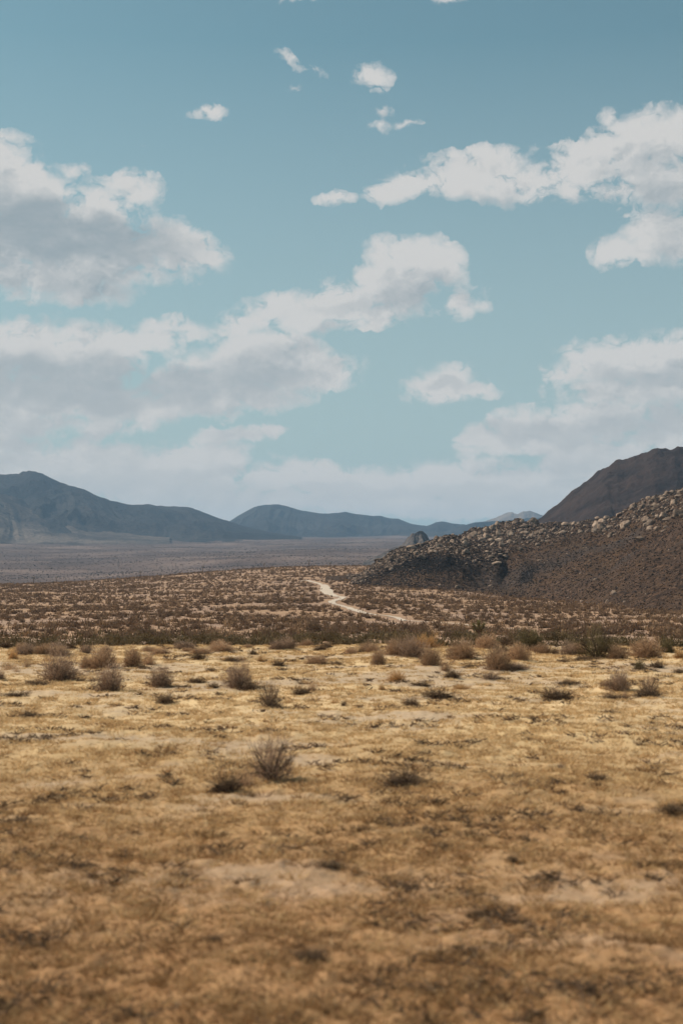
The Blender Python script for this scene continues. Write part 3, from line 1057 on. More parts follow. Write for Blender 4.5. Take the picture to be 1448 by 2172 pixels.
def stem_ribbons(rng, n, reach=.85, w=.022, spread=1.0, zmax=1.0):
    parts = []
    th = rng.uniform(0, 2 * math.pi, n)
    cz = rng.uniform(.15, 1, n)
    tip = np.stack([np.sqrt(1 - cz ** 2) * np.cos(th) * spread, np.sqrt(1 - cz ** 2) * np.sin(th) * spread, cz * zmax], 1) * (reach * rng.uniform(.7, 1, n))[:, None]
    b0 = rng.normal(size=(n, 3)) * .05; b0[:, 2] = 0
    m = b0 + (tip - b0) * .5 + rng.normal(size=(n, 3)) * .05
    m[:, 2] += .04
    for s in range(2):
        parts.append(ribbons(b0, m, w, w * .7, rng)); parts.append(ribbons(m, tip, w * .7, w * .35, rng))
    # side branches
    k = n * 4
    idx = rng.integers(0, n, k)
    f = rng.uniform(.25, .95, k)[:, None]
    q = m[idx] * (1 - f) + tip[idx] * f
    e = q + (tip[idx] - b0[idx]) * .25 + rng.normal(size=(k, 3)) * .16
    e[:, 2] = np.maximum(e[:, 2], .02)
    parts.append(ribbons(q, e, w * .4, w * .2, rng, mid=.08))
    return join(parts)


def shrub_kind(name, seed, twig_args, stem_args, m_twig, m_stem):
    rng = np.random.default_rng(seed)
    tw = new_mesh(name + '_twigs', *(lambda q: (q[0], q[1]))(dome_twigs(rng, **twig_args)), m_twig)
    rng = np.random.default_rng(seed)
    v, f, tn = dome_twigs(rng, **twig_args)
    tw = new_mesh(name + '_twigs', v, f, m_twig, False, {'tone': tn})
    v, f, tn = stem_ribbons(rng, **stem_args)
    st = new_mesh(name + '_stems', v, f, m_stem, False, {'tone': tn})
    return tw, st


M_tan = fibre_mat('dry_tan_twigs', [(0, (.17, .10, .062)), (.45, (.39, .245, .15)), (1, (.62, .42, .265))])
M_greybrown = fibre_mat('grey_brown_twigs', [(0, (.12, .08, .058)), (.5, (.28, .19, .135)), (1, (.48, .34, .24))])
M_orange = fibre_mat('orange_straw', [(0, (.20, .10, .045)), (.5, (.42, .235, .10)), (1, (.60, .38, .18))])
M_dark = fibre_mat('dark_dead_twigs', [(0, (.04, .028, .02)), (.5, (.10, .066, .045)), (1, (.24, .16, .10))])
M_olive = fibre_mat('olive_leaves', [(0, (.06, .05, .024)), (.5, (.14, .11, .055)), (1, (.25, .195, .11))])
M_creo = fibre_mat('creosote_leaves', [(0, (.075, .049, .031)), (.5, (.165, .107, .068)), (1, (.27, .18, .115))])
M_wood = fibre_mat('shrub_wood', [(0, (.045, .032, .024)), (1, (.14, .10, .075))], trans=0)
M_paletwig = fibre_mat('pale_twigs', [(0, (.25, .17, .105)), (1, (.62, .45, .27))])

T = dict
KINDS = {
    'tan': [shrub_kind('tan', 1 + k, T(n=2600, length=.2, w=.0085, shell=.42, ragged=.22), T(n=26, w=.014), M_tan, M_wood) for k in range(3)],
    'grey': [shrub_kind('grey', 11 + k, T(n=2400, length=.2, w=.0085, shell=.38, ragged=.28), T(n=26, w=.015), M_greybrown, M_wood) for k in range(3)],
    'orange': [shrub_kind('orange', 21 + k, T(n=1500, length=.34, w=.010, shell=.3, up=.9, ragged=.35), T(n=20, w=.012), M_orange, M_paletwig) for k in range(2)],
    'open': [shrub_kind('open', 31 + k, T(n=1150, length=.22, w=.0075, shell=.5, ragged=.3, up=.05), T(n=34, w=.022, reach=1.0), M_greybrown, M_wood) for k in range(2)],
    'mat': [shrub_kind('mat', 41 + k, T(n=2000, length=.3, w=.014, shell=.1, up=.1, ragged=.6), T(n=22, w=.02), M_dark, M_wood) for k in range(3)],
    'pale': [shrub_kind('pale', 51 + k, T(n=700, length=.36, w=.009, shell=.25, up=.6, ragged=.5), T(n=16, w=.01), M_tan, M_paletwig) for k in range(2)],
    'olive': [shrub_kind('olive', 61 + k, T(n=3000, length=.16, w=.012, shell=.45, ragged=.3, up=.4), T(n=30, w=.02), M_olive, M_wood) for k in range(2)],
    'branch': [shrub_kind('branch', 71 + k, T(n=1000, length=.24, w=.008, shell=.72, ragged=.35, up=.7), T(n=46, w=.02, reach=1.0), M_olive, M_wood) for k in range(1)],
}


def place_shrub(kind, px, row, w, h, label, i, name=None, group=None, lean=0.0):
    """px: centre column, row: where it meets the ground, w/h: size in photo pixels"""
    d = EYE * F / (row - HORIZON)
    for _ in range(3):
        a = math.atan((px - 724) / F)
        z = float(ground_z(np.array([d * math.sin(a)]), np.array([d * math.cos(a)]))[0])
        d = (EYE - z) * F / (row - HORIZON)
    x, y = d * math.sin(a), d * math.cos(a)
    z = float(ground_z(np.array([x]), np.array([y]))[0])
    r, hh = w * (1.3 if kind in ('mat', 'open') else 1.2) / 2 / F * d, h * (1.3 if kind == 'mat' else 1.16) / F * d
    root = bpy.data.objects.new(name or {'mat': 'dead_shrub', 'orange': 'bunchgrass', 'pale': 'bunchgrass', 'olive': 'green_shrub', 'branch': 'creosote_bush'}.get(kind, 'dry_shrub'), None)
    C.objects.link(root)
    root.empty_display_size = .1
    root.location = (x, y, z - .01)
    root.rotation_euler = (0, lean, random.uniform(0, 6.28))
    root.scale = (r * 1.0, r * random.uniform(.85, 1.05), hh)
    tw, st = random.choice(KINDS[kind])
    link('twigs' if kind not in ('olive', 'branch') else 'foliage', tw, root)
    link('stems', st, root)
    tag(root, label, 'grass tuft' if kind in ('orange', 'pale') else 'shrub', group)
    return root


SHRUBS = [
    # kind, column, row of the base, width, height, label
    ('grey', 130, 1436, 82, 54, 'large rounded grey brown shrub, biggest in the left group'),
    ('grey', 232, 1461, 70, 52, 'dense dome shaped shrub with dark base, nearest of the left group'),
    ('tan', 220, 1414, 62, 44, 'pale tan rounded shrub behind the dense dome shaped shrub on the left'),
    ('tan', 282, 1412, 42, 40, 'tall narrow tan shrub right of the pale rounded one'),
    ('pale', 317, 1411, 36, 34, 'wispy upright straw tuft right of the tall narrow tan shrub'),
    ('grey', 342, 1452, 58, 40, 'mid sized rounded grey shrub right of the dense dome shaped one'),
    ('tan', 185, 1413, 30, 26, 'small orange tan shrub tucked left of the pale tan rounded one'),
    ('grey', 505, 1458, 70, 52, 'ragged topped grey brown shrub with a scruffy skirt, alone left of centre'),
    ('mat', 530, 1462, 52, 16, 'dark dead branches sprawling at the right foot of the ragged grey shrub'),
    ('open', 573, 1502, 40, 56, 'small upright open branched shrub left of the centre'),
    ('mat', 585, 1503, 44, 8, 'flat dark litter around the foot of the small upright shrub'),
    ('grey', 2, 1438, 26, 18, 'rounded shrub cut off by the left edge'),
    ('orange', 30, 1394, 22, 22, 'small orange tuft near the left edge behind the pale tufts'),
    ('grey', 58, 1384, 52, 24, 'low grey violet shrub near the left end of the dark shrub line'),
    ('tan', 92, 1384, 40, 20, 'low brown shrub right of the grey violet one'),
    ('grey', 128, 1385, 52, 24, 'low dark brown shrub behind the largest left shrub'),
    ('grey', 182, 1383, 28, 17, 'small dark rounded shrub behind the pale tan rounded one'),
    ('mat', 153, 1372, 24, 11, 'tiny dark shrub right at the end of the flat, above the low dark brown one'),
    ('mat', 10, 1371, 30, 13, 'dark flattened shrub at the left end of the flat'),
    ('pale', 60, 1410, 24, 20, 'small straw tuft left of the largest shrub'),
    ('pale', 24, 1414, 40, 15, 'broad pale tuft near the left edge'),
    ('pale', 38, 1420, 20, 10, 'tiny pale tuft just in front of the broad one near the left edge'),
    ('mat', 82, 1449, 58, 12, 'low dead mat of twigs just left below the largest left shrub'),
    ('mat', 35, 1465, 62, 10, 'flat dead mat of twigs nearest the left edge'),
    ('mat', 353, 1490, 38, 18, 'twisted dark dead shrub below the mid sized grey one'),
    ('mat', 68, 1513, 54, 10, 'thin dead twigs lying far left in front of the flat mats'),
    ('tan', 342, 1382, 48, 14, 'low tan shrub strip at the far end right of the tall narrow one'),
    ('open', 100, 1561, 20, 14, 'tiny dark tuft alone on the left of the straw flat'),
    ('grey', 402, 1372, 36, 14, 'dark low dome on the far edge left of centre'),
    ('tan', 470, 1380, 62, 17, 'wide low tan shrub on the far edge above the ragged grey shrub'),
    ('tan', 425, 1386, 50, 14, 'pale low mound of dry stems in front of the dark low dome'),
    ('grey', 610, 1378, 38, 23, 'round grey topped shrub on the far edge left of centre'),
    ('mat', 680, 1379, 34, 10, 'flat dark shrub on the far edge near the middle'),
    ('mat', 422, 1396, 32, 13, 'dark dead clump on the pale soil left of centre'),
    ('mat', 537, 1388, 16, 9, 'small dark dead clump on the far yellow grass'),
    ('orange', 553, 1402, 15, 12, 'tiny straw tuft with a dark foot on pale soil'),
    ('mat', 496, 1401, 44, 8, 'thin line of dead twigs across the pale soil'),
    ('tan', 672, 1407, 54, 19, 'low spreading tan shrub left of the picture middle'),
    ('mat', 592, 1412, 30, 11, 'low brown clump left of the low spreading tan shrub'),
    ('mat', 713, 1410, 28, 8, 'flat dark clump right of the low spreading tan shrub'),
    ('mat', 420, 1446, 42, 10, 'low dead clump between the mid sized and the ragged grey shrub'),
    ('mat', 453, 1458, 30, 9, 'small dead clump touching the left side of the ragged grey shrub'),
    ('mat', 642, 1471, 52, 13, 'low dark dead shrub right of the small upright one'),
    ('pale', 663, 1464, 24, 24, 'few bare upright stalks at the right end of the low dark dead shrub'),
    ('orange', 710, 1491, 22, 9, 'small rusty tuft just left of the middle'),
    ('tan', 842, 1390, 70, 36, 'broad tan shrub on the left flank of the dark bellied one'),
    ('grey', 872, 1393, 72, 42, 'large shrub with a dark hollow belly right of the middle'),
    ('orange', 903, 1372, 60, 26, 'straw coloured shrub rising behind the dark bellied one'),
    ('tan', 912, 1412, 54, 40, 'upright golden brown dome in front of the dark bellied shrub'),
    ('tan', 978, 1397, 70, 40, 'broad pale brown dome with its shadow on the right'),
    ('tan', 1052, 1417, 68, 50, 'largest brown dome right of the middle, nearest of its cluster'),
    ('tan', 1097, 1398, 52, 38, 'pale dome close behind the largest brown dome'),
    ('grey', 1090, 1417, 64, 14, 'low dark skirt of branches right of the largest brown dome'),
    ('tan', 1030, 1374, 60, 28, 'pale brown shrub behind the broad pale dome'),
    ('mat', 1073, 1372, 26, 20, 'small dark shrub left of the green one'),
    ('tan', 802, 1408, 34, 30, 'wispy tan shrub on pale soil, left of the big cluster'),
    ('orange', 840, 1444, 42, 24, 'rusty brown low tuft on the yellow grass below the big cluster'),
    ('orange', 809, 1463, 14, 14, 'tiny round rusty tuft alone on the yellow grass'),
    ('mat', 928, 1480, 66, 19, 'long dark dead clump in the yellow grass right of the middle'),
    ('mat', 873, 1497, 34, 16, 'compact dark dead clump in the yellow grass'),
    ('pale', 857, 1491, 14, 12, 'tiny twiggy stub left of the compact dark clump'),
    ('pale', 943, 1419, 30, 26, 'thin straw coloured tuft right of the golden brown dome'),
    ('mat', 958, 1437, 32, 15, 'small brown clump below the thin straw coloured tuft'),
    ('open', 1040, 1442, 46, 16, 'sparse low twigs below the largest brown dome'),
    ('orange', 978, 1458, 44, 10, 'flat rusty tuft in the yellow grass below the cluster'),
    ('mat', 888, 1453, 56, 8, 'scattered flat twigs between the rusty tufts'),
    ('mat', 766, 1384, 15, 9, 'small dark tuft on the far edge near the middle, left of the big cluster'),
    ('tan', 745, 1387, 36, 15, 'low tan mound beside the small dark tuft on the far edge'),
    ('mat', 1000, 1414, 32, 7, 'flat dark twigs on pale soil between the domes'),
    ('mat', 729, 1495, 16, 9, 'tiny dark clump at the middle of the straw flat'),
    ('olive', 1125, 1378, 58, 38, 'round olive green shrub with a black underside'),
    ('tan', 1152, 1384, 34, 22, 'tan tuft right of the round olive green shrub'),
    ('mat', 1175, 1386, 18, 12, 'small dark tuft right of the tan one'),
    ('grey', 1203, 1388, 38, 28, 'dark brown shrub left of the tall branching bush'),
    ('tan', 1230, 1386, 38, 26, 'light brown shrub touching the tall branching bush'),
    ('branch', 1266, 1393, 78, 58, 'tall olive bush with bare dark forking branches'),
    ('tan', 1306, 1394, 50, 28, 'low pinkish brown shrub right of the tall branching bush'),
    ('tan', 1366, 1393, 74, 38, 'wide pinkish dome near the right edge'),
    ('olive', 1411, 1379, 30, 24, 'dark olive shrub behind the wide pinkish dome'),
    ('orange', 1440, 1391, 32, 16, 'golden tuft at the right edge'),
    ('grey', 1310, 1453, 56, 46, 'spiky topped grey brown shrub, nearest one on the right'),
    ('tan', 1284, 1452, 30, 16, 'pale low fringe on the left of the spiky topped shrub'),
    ('mat', 1370, 1471, 60, 15, 'sprawling dark dead shrub right of the spiky topped one'),
    ('open', 1374, 1466, 34, 36, 'thin leafless sprig rising from the sprawling dead shrub'),
    ('olive', 1354, 1416, 24, 18, 'small grey green shrub on bare soil at right'),
    ('mat', 1372, 1420, 40, 9, 'dark twigs at the foot of the small grey green shrub'),
    ('mat', 1390, 1410, 30, 11, 'black flattened shrub right of the small grey green one'),
    ('mat', 1180, 1479, 84, 17, 'long sprawling dead shrub with sticks, right of the middle'),
    ('pale', 1176, 1472, 26, 24, 'bare sticks leaning from the long sprawling dead shrub'),
    ('mat', 1300, 1475, 56, 7, 'thin dead branch lying left of the sprawling dark shrub'),
    ('pale', 1322, 1474, 12, 22, 'single bent stick standing by the thin dead branch'),
    ('mat', 1200, 1448, 44, 8, 'flat brown twigs left of the spiky topped shrub'),
    ('mat', 1192, 1402, 36, 7, 'flat dark twigs below the dark brown shrub at right'),
    ('mat', 1237, 1397, 40, 8, 'thin dark litter left below the tall branching bush'),
    ('mat', 1440, 1422, 30, 9, 'low brown clump cut by the right edge'),
    ('mat', 1290, 1508, 38, 9, 'low brown clump alone in the straw at right'),
    ('open', 577, 1652, 92, 92, 'nearest shrub, an open rounded tangle of bare twigs'),
    ('mat', 482, 1678, 66, 36, 'dark dead clump left of the nearest open shrub'),
    ('pale', 520, 1665, 60, 40, 'faint dry stalks between the nearest shrub and the dark clump'),
    ('mat', 858, 1656, 104, 28, 'wide dark dead clump in the straw right of the nearest shrub'),
    ('mat', 1262, 1644, 54, 12, 'dark flat clump in the straw on the right'),
    ('open', 1186, 1626, 20, 16, 'tiny bare sprig left of the dark flat clump'),
    ('mat', 905, 1756, 30, 10, 'small black clump in the near straw'),
    ('mat', 940, 1792, 54, 9, 'thin dark twig line just below the small black clump'),
    ('mat', 1084, 1816, 30, 11, 'short dark clump right of the thin twig line'),
    ('mat', 697, 1829, 64, 11, 'dark flat clump in the near straw at the middle'),
    ('mat', 1004, 1924, 40, 14, 'dark tuft in the brown straw low in the picture'),
    ('mat', 1130, 1524, 10, 6, 'tiny dark speck of a tuft far out on the straw'),
    ('mat', 1425, 1712, 64, 14, 'brown scruffy clump at the right edge of the near straw'),
    ('mat', 665, 2020, 90, 18, 'blurred dark clump near the bottom'),
    ('mat', 455, 1978, 46, 14, 'blurred short dark clump left of the bottom middle'),
]
for i, s in enumerate(SHRUBS):
    place_shrub(*s[:6], i)


for i in range(26):
    px_ = (i + random.random()) * 1448 / 26
    w_ = random.uniform(22, 46)
    place_shrub(random.choice(['tan', 'grey', 'mat', 'tan']), px_, random.uniform(1368, 1384), w_, w_ * random.uniform(.3, .5),
                'small low dry shrub along the far edge of the straw flat', i, group='small shrubs along the far edge of the flat')


# ------------------------------------------------------------------ creosote bushes of the plain
def leafy(rng, n, w, shell=.35, ln=.2):
    return dome_twigs(rng, n=n, length=ln, w=w, shell=shell, up=.55, ragged=.45)


M_band = fibre_mat('wash_creosote', [(0, (.065, .046, .023)), (.5, (.135, .095, .048)), (1, (.20, .145, .078))])
CREO = []
for k in range(5):
    rng = np.random.default_rng(500 + k)
    v, f, tn = join([leafy(rng, 620, .04, .3, .2), stem_ribbons(rng, 12, w=.02)])
    CREO.append((v, f, tn))
ME_band = [new_mesh('creosote_bush', v, f, M_band, False, {'tone': tn}) for v, f, tn in CREO]
ME_creo = [new_mesh('creosote_bush', v, f, M_creo, False, {'tone': tn}) for v, f, tn in CREO]


def polar(px, d):
    a = np.arctan((px - 724) / F)
    return d * np.sin(a), d * np.cos(a)


def near_road(x, y, m=3.2):
    return np.min((ROAD[0][None] - x[:, None]) ** 2 + (ROAD[1][None] - y[:, None]) ** 2, axis=1) < m * m


def on_hill(px, d):
    x, y = polar(px, d)
    return (px > 700) & (hill_z(px, d) > ground_z(x, y) + .8)


def build_creosotes():
    rng = np.random.default_rng(77)
    n_ind = 300 - 103
    # the wash: an almost closed belt of bushes, the ones seen largest
    nb = 104
    px = np.linspace(-60, 1510, nb) + rng.uniform(-9, 9, nb)
    d = rng.uniform(112, 141, nb)
    x, y = polar(px, d)
    z = ground_z(x, y)
    for i in range(nb):
        top_row = 1346 + rng.uniform(-3, 6) + (0 if px[i] < 900 else -4 * math.exp(-((px[i] - 1260) / 60) ** 2))
        top = EYE + (HORIZON - top_row) / F * d[i]
        h = max(top - z[i], .9)
        r = rng.uniform(1.0, 1.6)
        o = link('creosote_bush', ME_band[i % 5], loc=(x[i], y[i], z[i] - .05), rot=(0, 0, rng.uniform(0, 6.28)), scale=(r, r, h))
        tag(o, 'dark olive creosote bush in the dense belt beyond the straw flat', 'bush', 'creosote bushes in the dark belt')
    # nearest bushes of the plain
    n = 0
    tot = 82
    while n < tot:
        p = rng.uniform(-20, 1470); dd = 142 + 52 * (n / tot)
        xx, yy = polar(p, dd)
        if near_road(np.array([xx]), np.array([yy]))[0] or on_hill(np.array([p]), np.array([dd]))[0]:
            continue
        r = rng.uniform(.55, 1.05)
        o = link('creosote_bush', ME_creo[n % 5], loc=(xx, yy, float(ground_z(xx, yy)) - .05), rot=(0, 0, rng.uniform(0, 6.28)), scale=(r, r, r * rng.uniform(.9, 1.4)))
        tag(o, 'brown green creosote bush on the near side of the shrub plain', 'bush', 'creosote bushes at the near side of the plain')
        n += 1
    # the rest of the plain
    def scatter(n, d0, d1, per, w, size, name, mat, label, power=2.0, pxr=(-160, 1640), tones=(0, 1)):
        p = rng.uniform(*pxr, n * 2)
        u = rng.random(n * 2)
        d = (d0 ** power + u * (d1 ** power - d0 ** power)) ** (1 / power)
        x, y = polar(p, d)
        clump = fbm(x * .045, y * .03, 3, 91)
        ok = ~on_hill(p, d)
        if d0 < 1000:
            ok &= ~np.concatenate([near_road(x[i:i + 4000], y[i:i + 4000]) for i in range(0, len(x), 4000)])
        ok &= rng.random(n * 2) < .6 + clump * .7
        x, y, d, p = (a[ok][:n] for a in (x, y, d, p))
        z = ground_z(x, y)
        protos = [dome_twigs(np.random.default_rng(900 + k), n=per, length=.42, w=w, shell=.15, up=.55, ragged=.5) for k in range(8)]
        V, Fc, Tn, o = [], [], [], 0
        which = rng.integers(0, 8, len(x))
        for k in range(8):
            v, f, tn = protos[k]
            s = np.where(which == k)[0]
            m = len(s)
            th = rng.uniform(0, 6.28, m)
            r = size * rng.uniform(.55, 1.2, m) ; h = r * rng.uniform(.8, 1.35, m)
            cs, sn = np.cos(th), np.sin(th)
            vx = (v[None, :, 0] * cs[:, None] - v[None, :, 1] * sn[:, None]) * r[:, None] + x[s][:, None]
            vy = (v[None, :, 0] * sn[:, None] + v[None, :, 1] * cs[:, None]) * r[:, None] + y[s][:, None]
            vz = v[None, :, 2] * h[:, None] + z[s][:, None] - .05
            V.append(np.stack([vx, vy, vz], -1).reshape(-1, 3))
            Fc.append((f[None] + (np.arange(m) * len(v))[:, None, None] + o).reshape(-1, f.shape[1])); o += m * len(v)
            Tn.append(np.clip(tn[None] * .5 + np.where(rng.random(m) < .25, rng.uniform(.45, .7, m), rng.uniform(0, .35, m))[:, None], 0, 1).ravel())
        me = new_mesh(name, np.concatenate(V), np.concatenate(Fc), mat, False, {'tone': np.concatenate(Tn)})
        tag(link(name, me), label, 'shrubs', kind='stuff')
    M_plain = fibre_mat('plain_shrubs', [(0, (.07, .047, .028)), (.45, (.16, .10, .064)), (.8, (.27, .17, .105)), (1, (.42, .275, .16))])
    M_farsh = fibre_mat('valley_shrubs', [(0, (.03, .026, .021)), (.5, (.07, .056, .046)), (1, (.22, .175, .14))])
    scatter(4900, 150, 420, 90, .085, .80, 'plain_shrubbery', M_plain, 'low brown desert shrubs covering the near plain')
    scatter(19000, 400, 1030, 34, .13, .95, 'outer_plain_shrubbery', M_plain, 'low brown desert shrubs thinning towards the far plain', power=1.75)
    scatter(34000, 1900, 6500, 9, .42, 1.7, 'valley_shrubbery', M_farsh, 'grey scrub covering the far valley floor', power=1.3, pxr=(-160, 1250))


build_creosotes()


# ------------------------------------------------------------------ joshua trees
def tube(p0, p1, r0, r1, k=8):
    p0, p1 = np.array(p0, float), np.array(p1, float)
    d = p1 - p0; d /= np.linalg.norm(d)
    a = np.cross(d, [0, 0, 1.0] if abs(d[2]) < .9 else [1.0, 0, 0]); a /= np.linalg.norm(a)
    b = np.cross(d, a)
    th = np.linspace(0, 2 * math.pi, k, endpoint=False)
    ring = np.cos(th)[:, None] * a + np.sin(th)[:, None] * b
    v = np.concatenate([p0 + ring * r0, p1 + ring * r1])
    i = np.arange(k); j = (i + 1) % k
    f = np.stack([i, j, j + k, i + k], 1)
    return v, f, np.full(len(v), .5)


def joshua_meshes(seed, m_bark, m_leaf, arms):
    rng = np.random.default_rng(seed)
    tr, lf = [], []
    pts = [np.array([0, 0, 0.]), np.array([.03, 0, .9]), np.array([-.02, .03, 1.75])]
    tr.append(tube(pts[0], pts[1], .16, .13)); tr.append(tube(pts[1], pts[2], .13, .11))
    heads = []
    for (dx, dy, dz, ln) in arms:
        d = np.array([dx, dy, dz], float); d /= np.linalg.norm(d)
        m = pts[2] + d * ln * .55
        e = m + (d + np.array([0, 0, .8])) * ln * .35
        tr.append(tube(pts[2] - d * .05, m, .10, .085)); tr.append(tube(m, e, .085, .07))
        heads.append((e, d + np.array([0, 0, .8])))
    for e, d in heads:
        n = 150
        s = rng.uniform(-.45, .12, n)[:, None]
        base = e + d / np.linalg.norm(d) * s
        q = rng.normal(size=(n, 3)) + d * .8
        q /= np.linalg.norm(q, axis=1, keepdims=True)
        v, f, t = ribbons(base, base + q * rng.uniform(.2, .36, n)[:, None], .02, .004, rng, tone=np.clip(.5 + q[:, 2] * .5, 0, 1))
        lf.append((v, f, t))
    # dead skirt on the trunk
    n = 260
    base = np.stack([rng.normal(size=n) * .03, rng.normal(size=n) * .03, rng.uniform(.5, 1.75, n)], 1)
    q = np.stack([rng.normal(size=n), rng.normal(size=n), -rng.uniform(.8, 2, n)], 1); q /= np.linalg.norm(q, axis=1, keepdims=True)
    sk = ribbons(base, base + q * .28, .02, .006, rng)
    T_, L_, S_ = join(tr), join(lf), sk
    return (new_mesh('trunk', T_[0], T_[1], m_bark, True, {'tone': T_[2]}), new_mesh('crown', L_[0], L_[1], m_leaf, False, {'tone': L_[2]}),
            new_mesh('dead_leaves', S_[0], S_[1], m_bark, False, {'tone': S_[2]}))


M_bark = fibre_mat('yucca_bark', [(0, (.09, .06, .04)), (1, (.22, .15, .10))], trans=0)
M_yucca = fibre_mat('yucca_leaves', [(0, (.05, .042, .018)), (.5, (.12, .10, .042)), (1, (.22, .185, .08))])
JT = [joshua_meshes(3, M_bark, M_yucca, [(-1, .2, .5, .55), (.9, -.3, .7, .5), (.1, .8, 1.2, .5), (-.3, -.7, 1, .45)]),
      joshua_meshes(5, M_bark, M_yucca, [(-.8, .2, .9, .7), (.7, .1, 1.0, .8)])]


def joshua(px, d, height, label, k, group=None):
    x, y = polar(np.array(float(px)), np.array(float(d)))
    z = float(ground_z(x, y))
    root = bpy.data.objects.new('joshua_tree', None); C.objects.link(root)
    root.location = (float(x), float(y), z - .05)
    s = height / 2.55
    root.scale = (s * .72, s * .72, s)
    root.rotation_euler = (0, 0, random.uniform(-.3, .3))
    for nm, me in zip(('trunk', 'crown', 'dead_leaves'), JT[k]):
        link(nm, me, root)
    tag(root, label, 'joshua tree', group)
    return root


z_ = float(ground_z(*polar(np.array(1016.), np.array(108.))))
joshua(1016, 108, (EYE + (HORIZON - 1313) / F * 108) - z_, 'joshua tree with a spiky forked crown rising from the dark creosote belt', 0)
for px, d, h in ((72, 930, 4.5), (298, 960, 4.5), (655, 960, 5), (700, 930, 4), (120, 980, 4.2), (430, 985, 4.5), (560, 975, 4)):
    joshua(px, d, h, 'tiny far joshua tree on the crest where the brown plain ends', 1, 'far joshua trees on the crest of the plain')


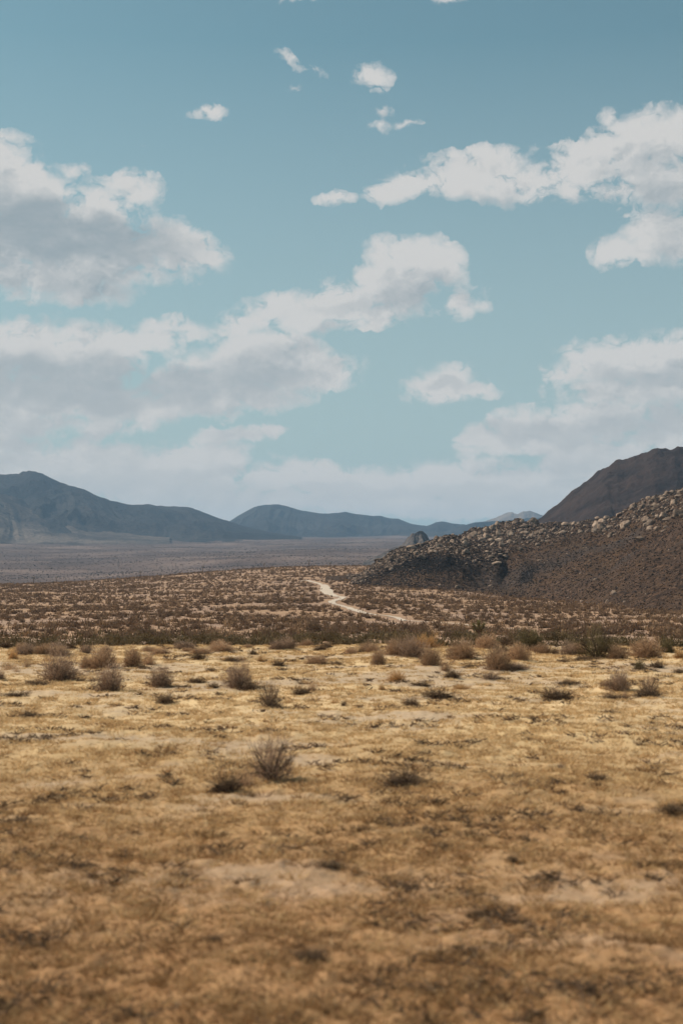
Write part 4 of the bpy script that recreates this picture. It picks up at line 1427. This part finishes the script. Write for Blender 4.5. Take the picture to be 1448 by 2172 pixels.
# a bush on the mesa skyline
# ------------------------------------------------------------------ straw and litter of the flat
def build_grass():
    rng = np.random.default_rng(99)
    n = 80000
    # even in the picture's depth: more per metre close by
    u = rng.random(n)
    d0, d1 = 4.6, 35.5
    d = (d0 ** .62 + u * (d1 ** .62 - d0 ** .62)) ** (1 / .62)
    a = rng.uniform(R(-16.5), R(16.5), n)
    x, y = d * np.sin(a), d * np.cos(a)
    bare = bare_mask(x, y)
    patch = fbm(x * .9, y * 1.3, 3, 55)
    ok = (rng.random(n) > bare * .93) & (rng.random(n) < .62 + patch * .8)
    x, y, d, patch = (q[ok] for q in (x, y, d, patch))
    m = len(x)
    z = ground_z(x, y)
    B = 6
    X = np.repeat(x, B) + rng.normal(size=m * B) * .022 * np.repeat(1 + d * .03, B)
    Y = np.repeat(y, B) + rng.normal(size=m * B) * .022 * np.repeat(1 + d * .03, B)
    Zb = np.repeat(z, B) - .006
    dd = np.repeat(d, B)
    hgt = np.repeat(rng.uniform(.007, .026, m) * (1 + .7 * np.clip(patch, -1, 1)), B) * rng.uniform(.4, 1.2, m * B)
    th = rng.uniform(0, 2 * math.pi, m * B)
    run = rng.uniform(.01, .075, m * B)
    p0 = np.stack([X, Y, Zb], 1)
    p1 = p0 + np.stack([np.cos(th) * run, np.sin(th) * run, hgt], 1)
    w = .0016 + .00017 * dd
    big = perlin(x * .6, y * .6, 58) * .5 + perlin(x * .13, y * .2, 59) * .6
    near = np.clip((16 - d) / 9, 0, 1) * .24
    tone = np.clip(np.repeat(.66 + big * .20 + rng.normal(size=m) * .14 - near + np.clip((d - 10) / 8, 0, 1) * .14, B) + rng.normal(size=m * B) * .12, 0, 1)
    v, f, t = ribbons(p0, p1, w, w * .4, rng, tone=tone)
    parts = [(v, f, t)]
    # tufts a hand or two wide, with gaps between them
    n = 9500
    u = rng.random(n)
    d = (4.4 ** 1.1 + u * (35.5 ** 1.1 - 4.4 ** 1.1)) ** (1 / 1.1)
    a = rng.uniform(R(-16.5), R(16.5), n)
    x, y = d * np.sin(a), d * np.cos(a)
    ok = rng.random(n) > bare_mask(x, y) * .7
    x, y, d = x[ok], y[ok], d[ok]
    m = len(x); B = 46
    rad = np.repeat(rng.uniform(.03, .11, m), B)
    th = rng.uniform(0, 6.28, m * B); r = rad * np.sqrt(rng.random(m * B))
    X = np.repeat(x, B) + r * np.cos(th) * 1.25; Y = np.repeat(y, B) + r * np.sin(th)
    Zb = np.repeat(ground_z(x, y), B) - .012
    hh = np.repeat(rng.uniform(.012, .042, m), B) * (1.15 - .8 * (r / rad) ** 2) * rng.uniform(.6, 1.3, m * B)
    th2 = th + rng.normal(size=m * B) * .9
    run = rng.uniform(.01, .06, m * B)
    p0 = np.stack([X, Y, Zb], 1); p1 = p0 + np.stack([np.cos(th2) * run, np.sin(th2) * run, hh + .01], 1)
    w = .0019 + .00017 * np.repeat(d, B)
    kind = rng.random(m)
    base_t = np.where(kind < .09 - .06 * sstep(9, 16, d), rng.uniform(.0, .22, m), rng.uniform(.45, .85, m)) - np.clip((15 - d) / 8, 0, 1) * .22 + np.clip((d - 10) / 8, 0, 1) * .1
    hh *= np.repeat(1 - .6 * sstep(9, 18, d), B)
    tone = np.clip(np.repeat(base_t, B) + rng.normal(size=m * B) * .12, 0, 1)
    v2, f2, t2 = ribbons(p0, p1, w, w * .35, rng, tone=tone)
    v, f, t = join(parts + [(v2, f2, t2)])
    M = fibre_mat('straw', [(0, (.13, .072, .036)), (.35, (.38, .22, .105)), (.65, (.64, .425, .21)), (1, (.86, .65, .39))], trans=.3)
    me = new_mesh('dry_grass', v, f, M, False, {'tone': t})
    tag(link('dry_grass', me), 'short matted yellow straw covering the flat in front', 'grass', kind='stuff')
    # dead twigs and dark bits lying about
    n = 3400
    u = rng.random(n)
    d = (4.6 ** .8 + u * (35.0 ** .8 - 4.6 ** .8)) ** (1 / .8)
    a = rng.uniform(R(-16.5), R(16.5), n)
    x, y = d * np.sin(a), d * np.cos(a)
    k = fbm(x * .7, y * 1.1, 3, 71)
    ok = rng.random(n) < np.clip((k - .05) * 2.6, 0.03, 1)
    x, y, d = x[ok], y[ok], d[ok]
    m = len(x); B = 14
    z = np.repeat(ground_z(x, y), B)
    rad = np.repeat(rng.uniform(.02, .085, m), B)
    th = rng.uniform(0, 6.28, m * B)
    r = rad * np.sqrt(rng.random(m * B)) * 1.6
    p0 = np.stack([np.repeat(x, B) + r * np.cos(th), np.repeat(y, B) + r * np.sin(th), z + rng.uniform(0, .015, m * B)], 1)
    th2 = rng.uniform(0, 6.28, m * B)
    ln = rng.uniform(.03, .10, m * B)
    p1 = p0 + np.stack([np.cos(th2) * ln, np.sin(th2) * ln, rng.uniform(0, .045, m * B)], 1)
    w = .0025 + .00022 * np.repeat(d, B)
    v, f, t = ribbons(p0, p1, w, w * .5, rng, mid=.1)
    me = new_mesh('twig_litter', v, f, M_dark, False, {'tone': t})
    tag(link('twig_litter', me), 'dark dead twigs littering the straw', 'litter', kind='stuff')


build_grass()

# ------------------------------------------------------------------ air
def build_haze():
    x0, x1, y0, y1, z0, z1 = -15500, 15500, -15500, 15500, -60, 640
    v = np.array([(x, y, z) for z in (z0, z1) for y in (y0, y1) for x in (x0, x1)], float)
    f = np.array([(0, 2, 3, 1), (4, 5, 7, 6), (0, 1, 5, 4), (2, 6, 7, 3), (0, 4, 6, 2), (1, 3, 7, 5)])
    m = bpy.data.materials.new('haze_air'); m.use_nodes = True
    t = m.node_tree
    t.nodes.remove(t.nodes['Principled BSDF'])
    pv = N(t, 'ShaderNodeVolumePrincipled')
    pv.inputs['Color'].default_value = (.42, .69, 1.0, 1)
    pv.inputs['Density'].default_value = 5.2e-5
    pv.inputs['Anisotropy'].default_value = .0
    t.links.new(pv.outputs[0], t.nodes['Material Output'].inputs['Volume'])
    o = link('haze', new_mesh('haze', v, f, m))
    tag(o, 'thin blue haze over the desert', 'haze', kind='stuff')


build_haze()
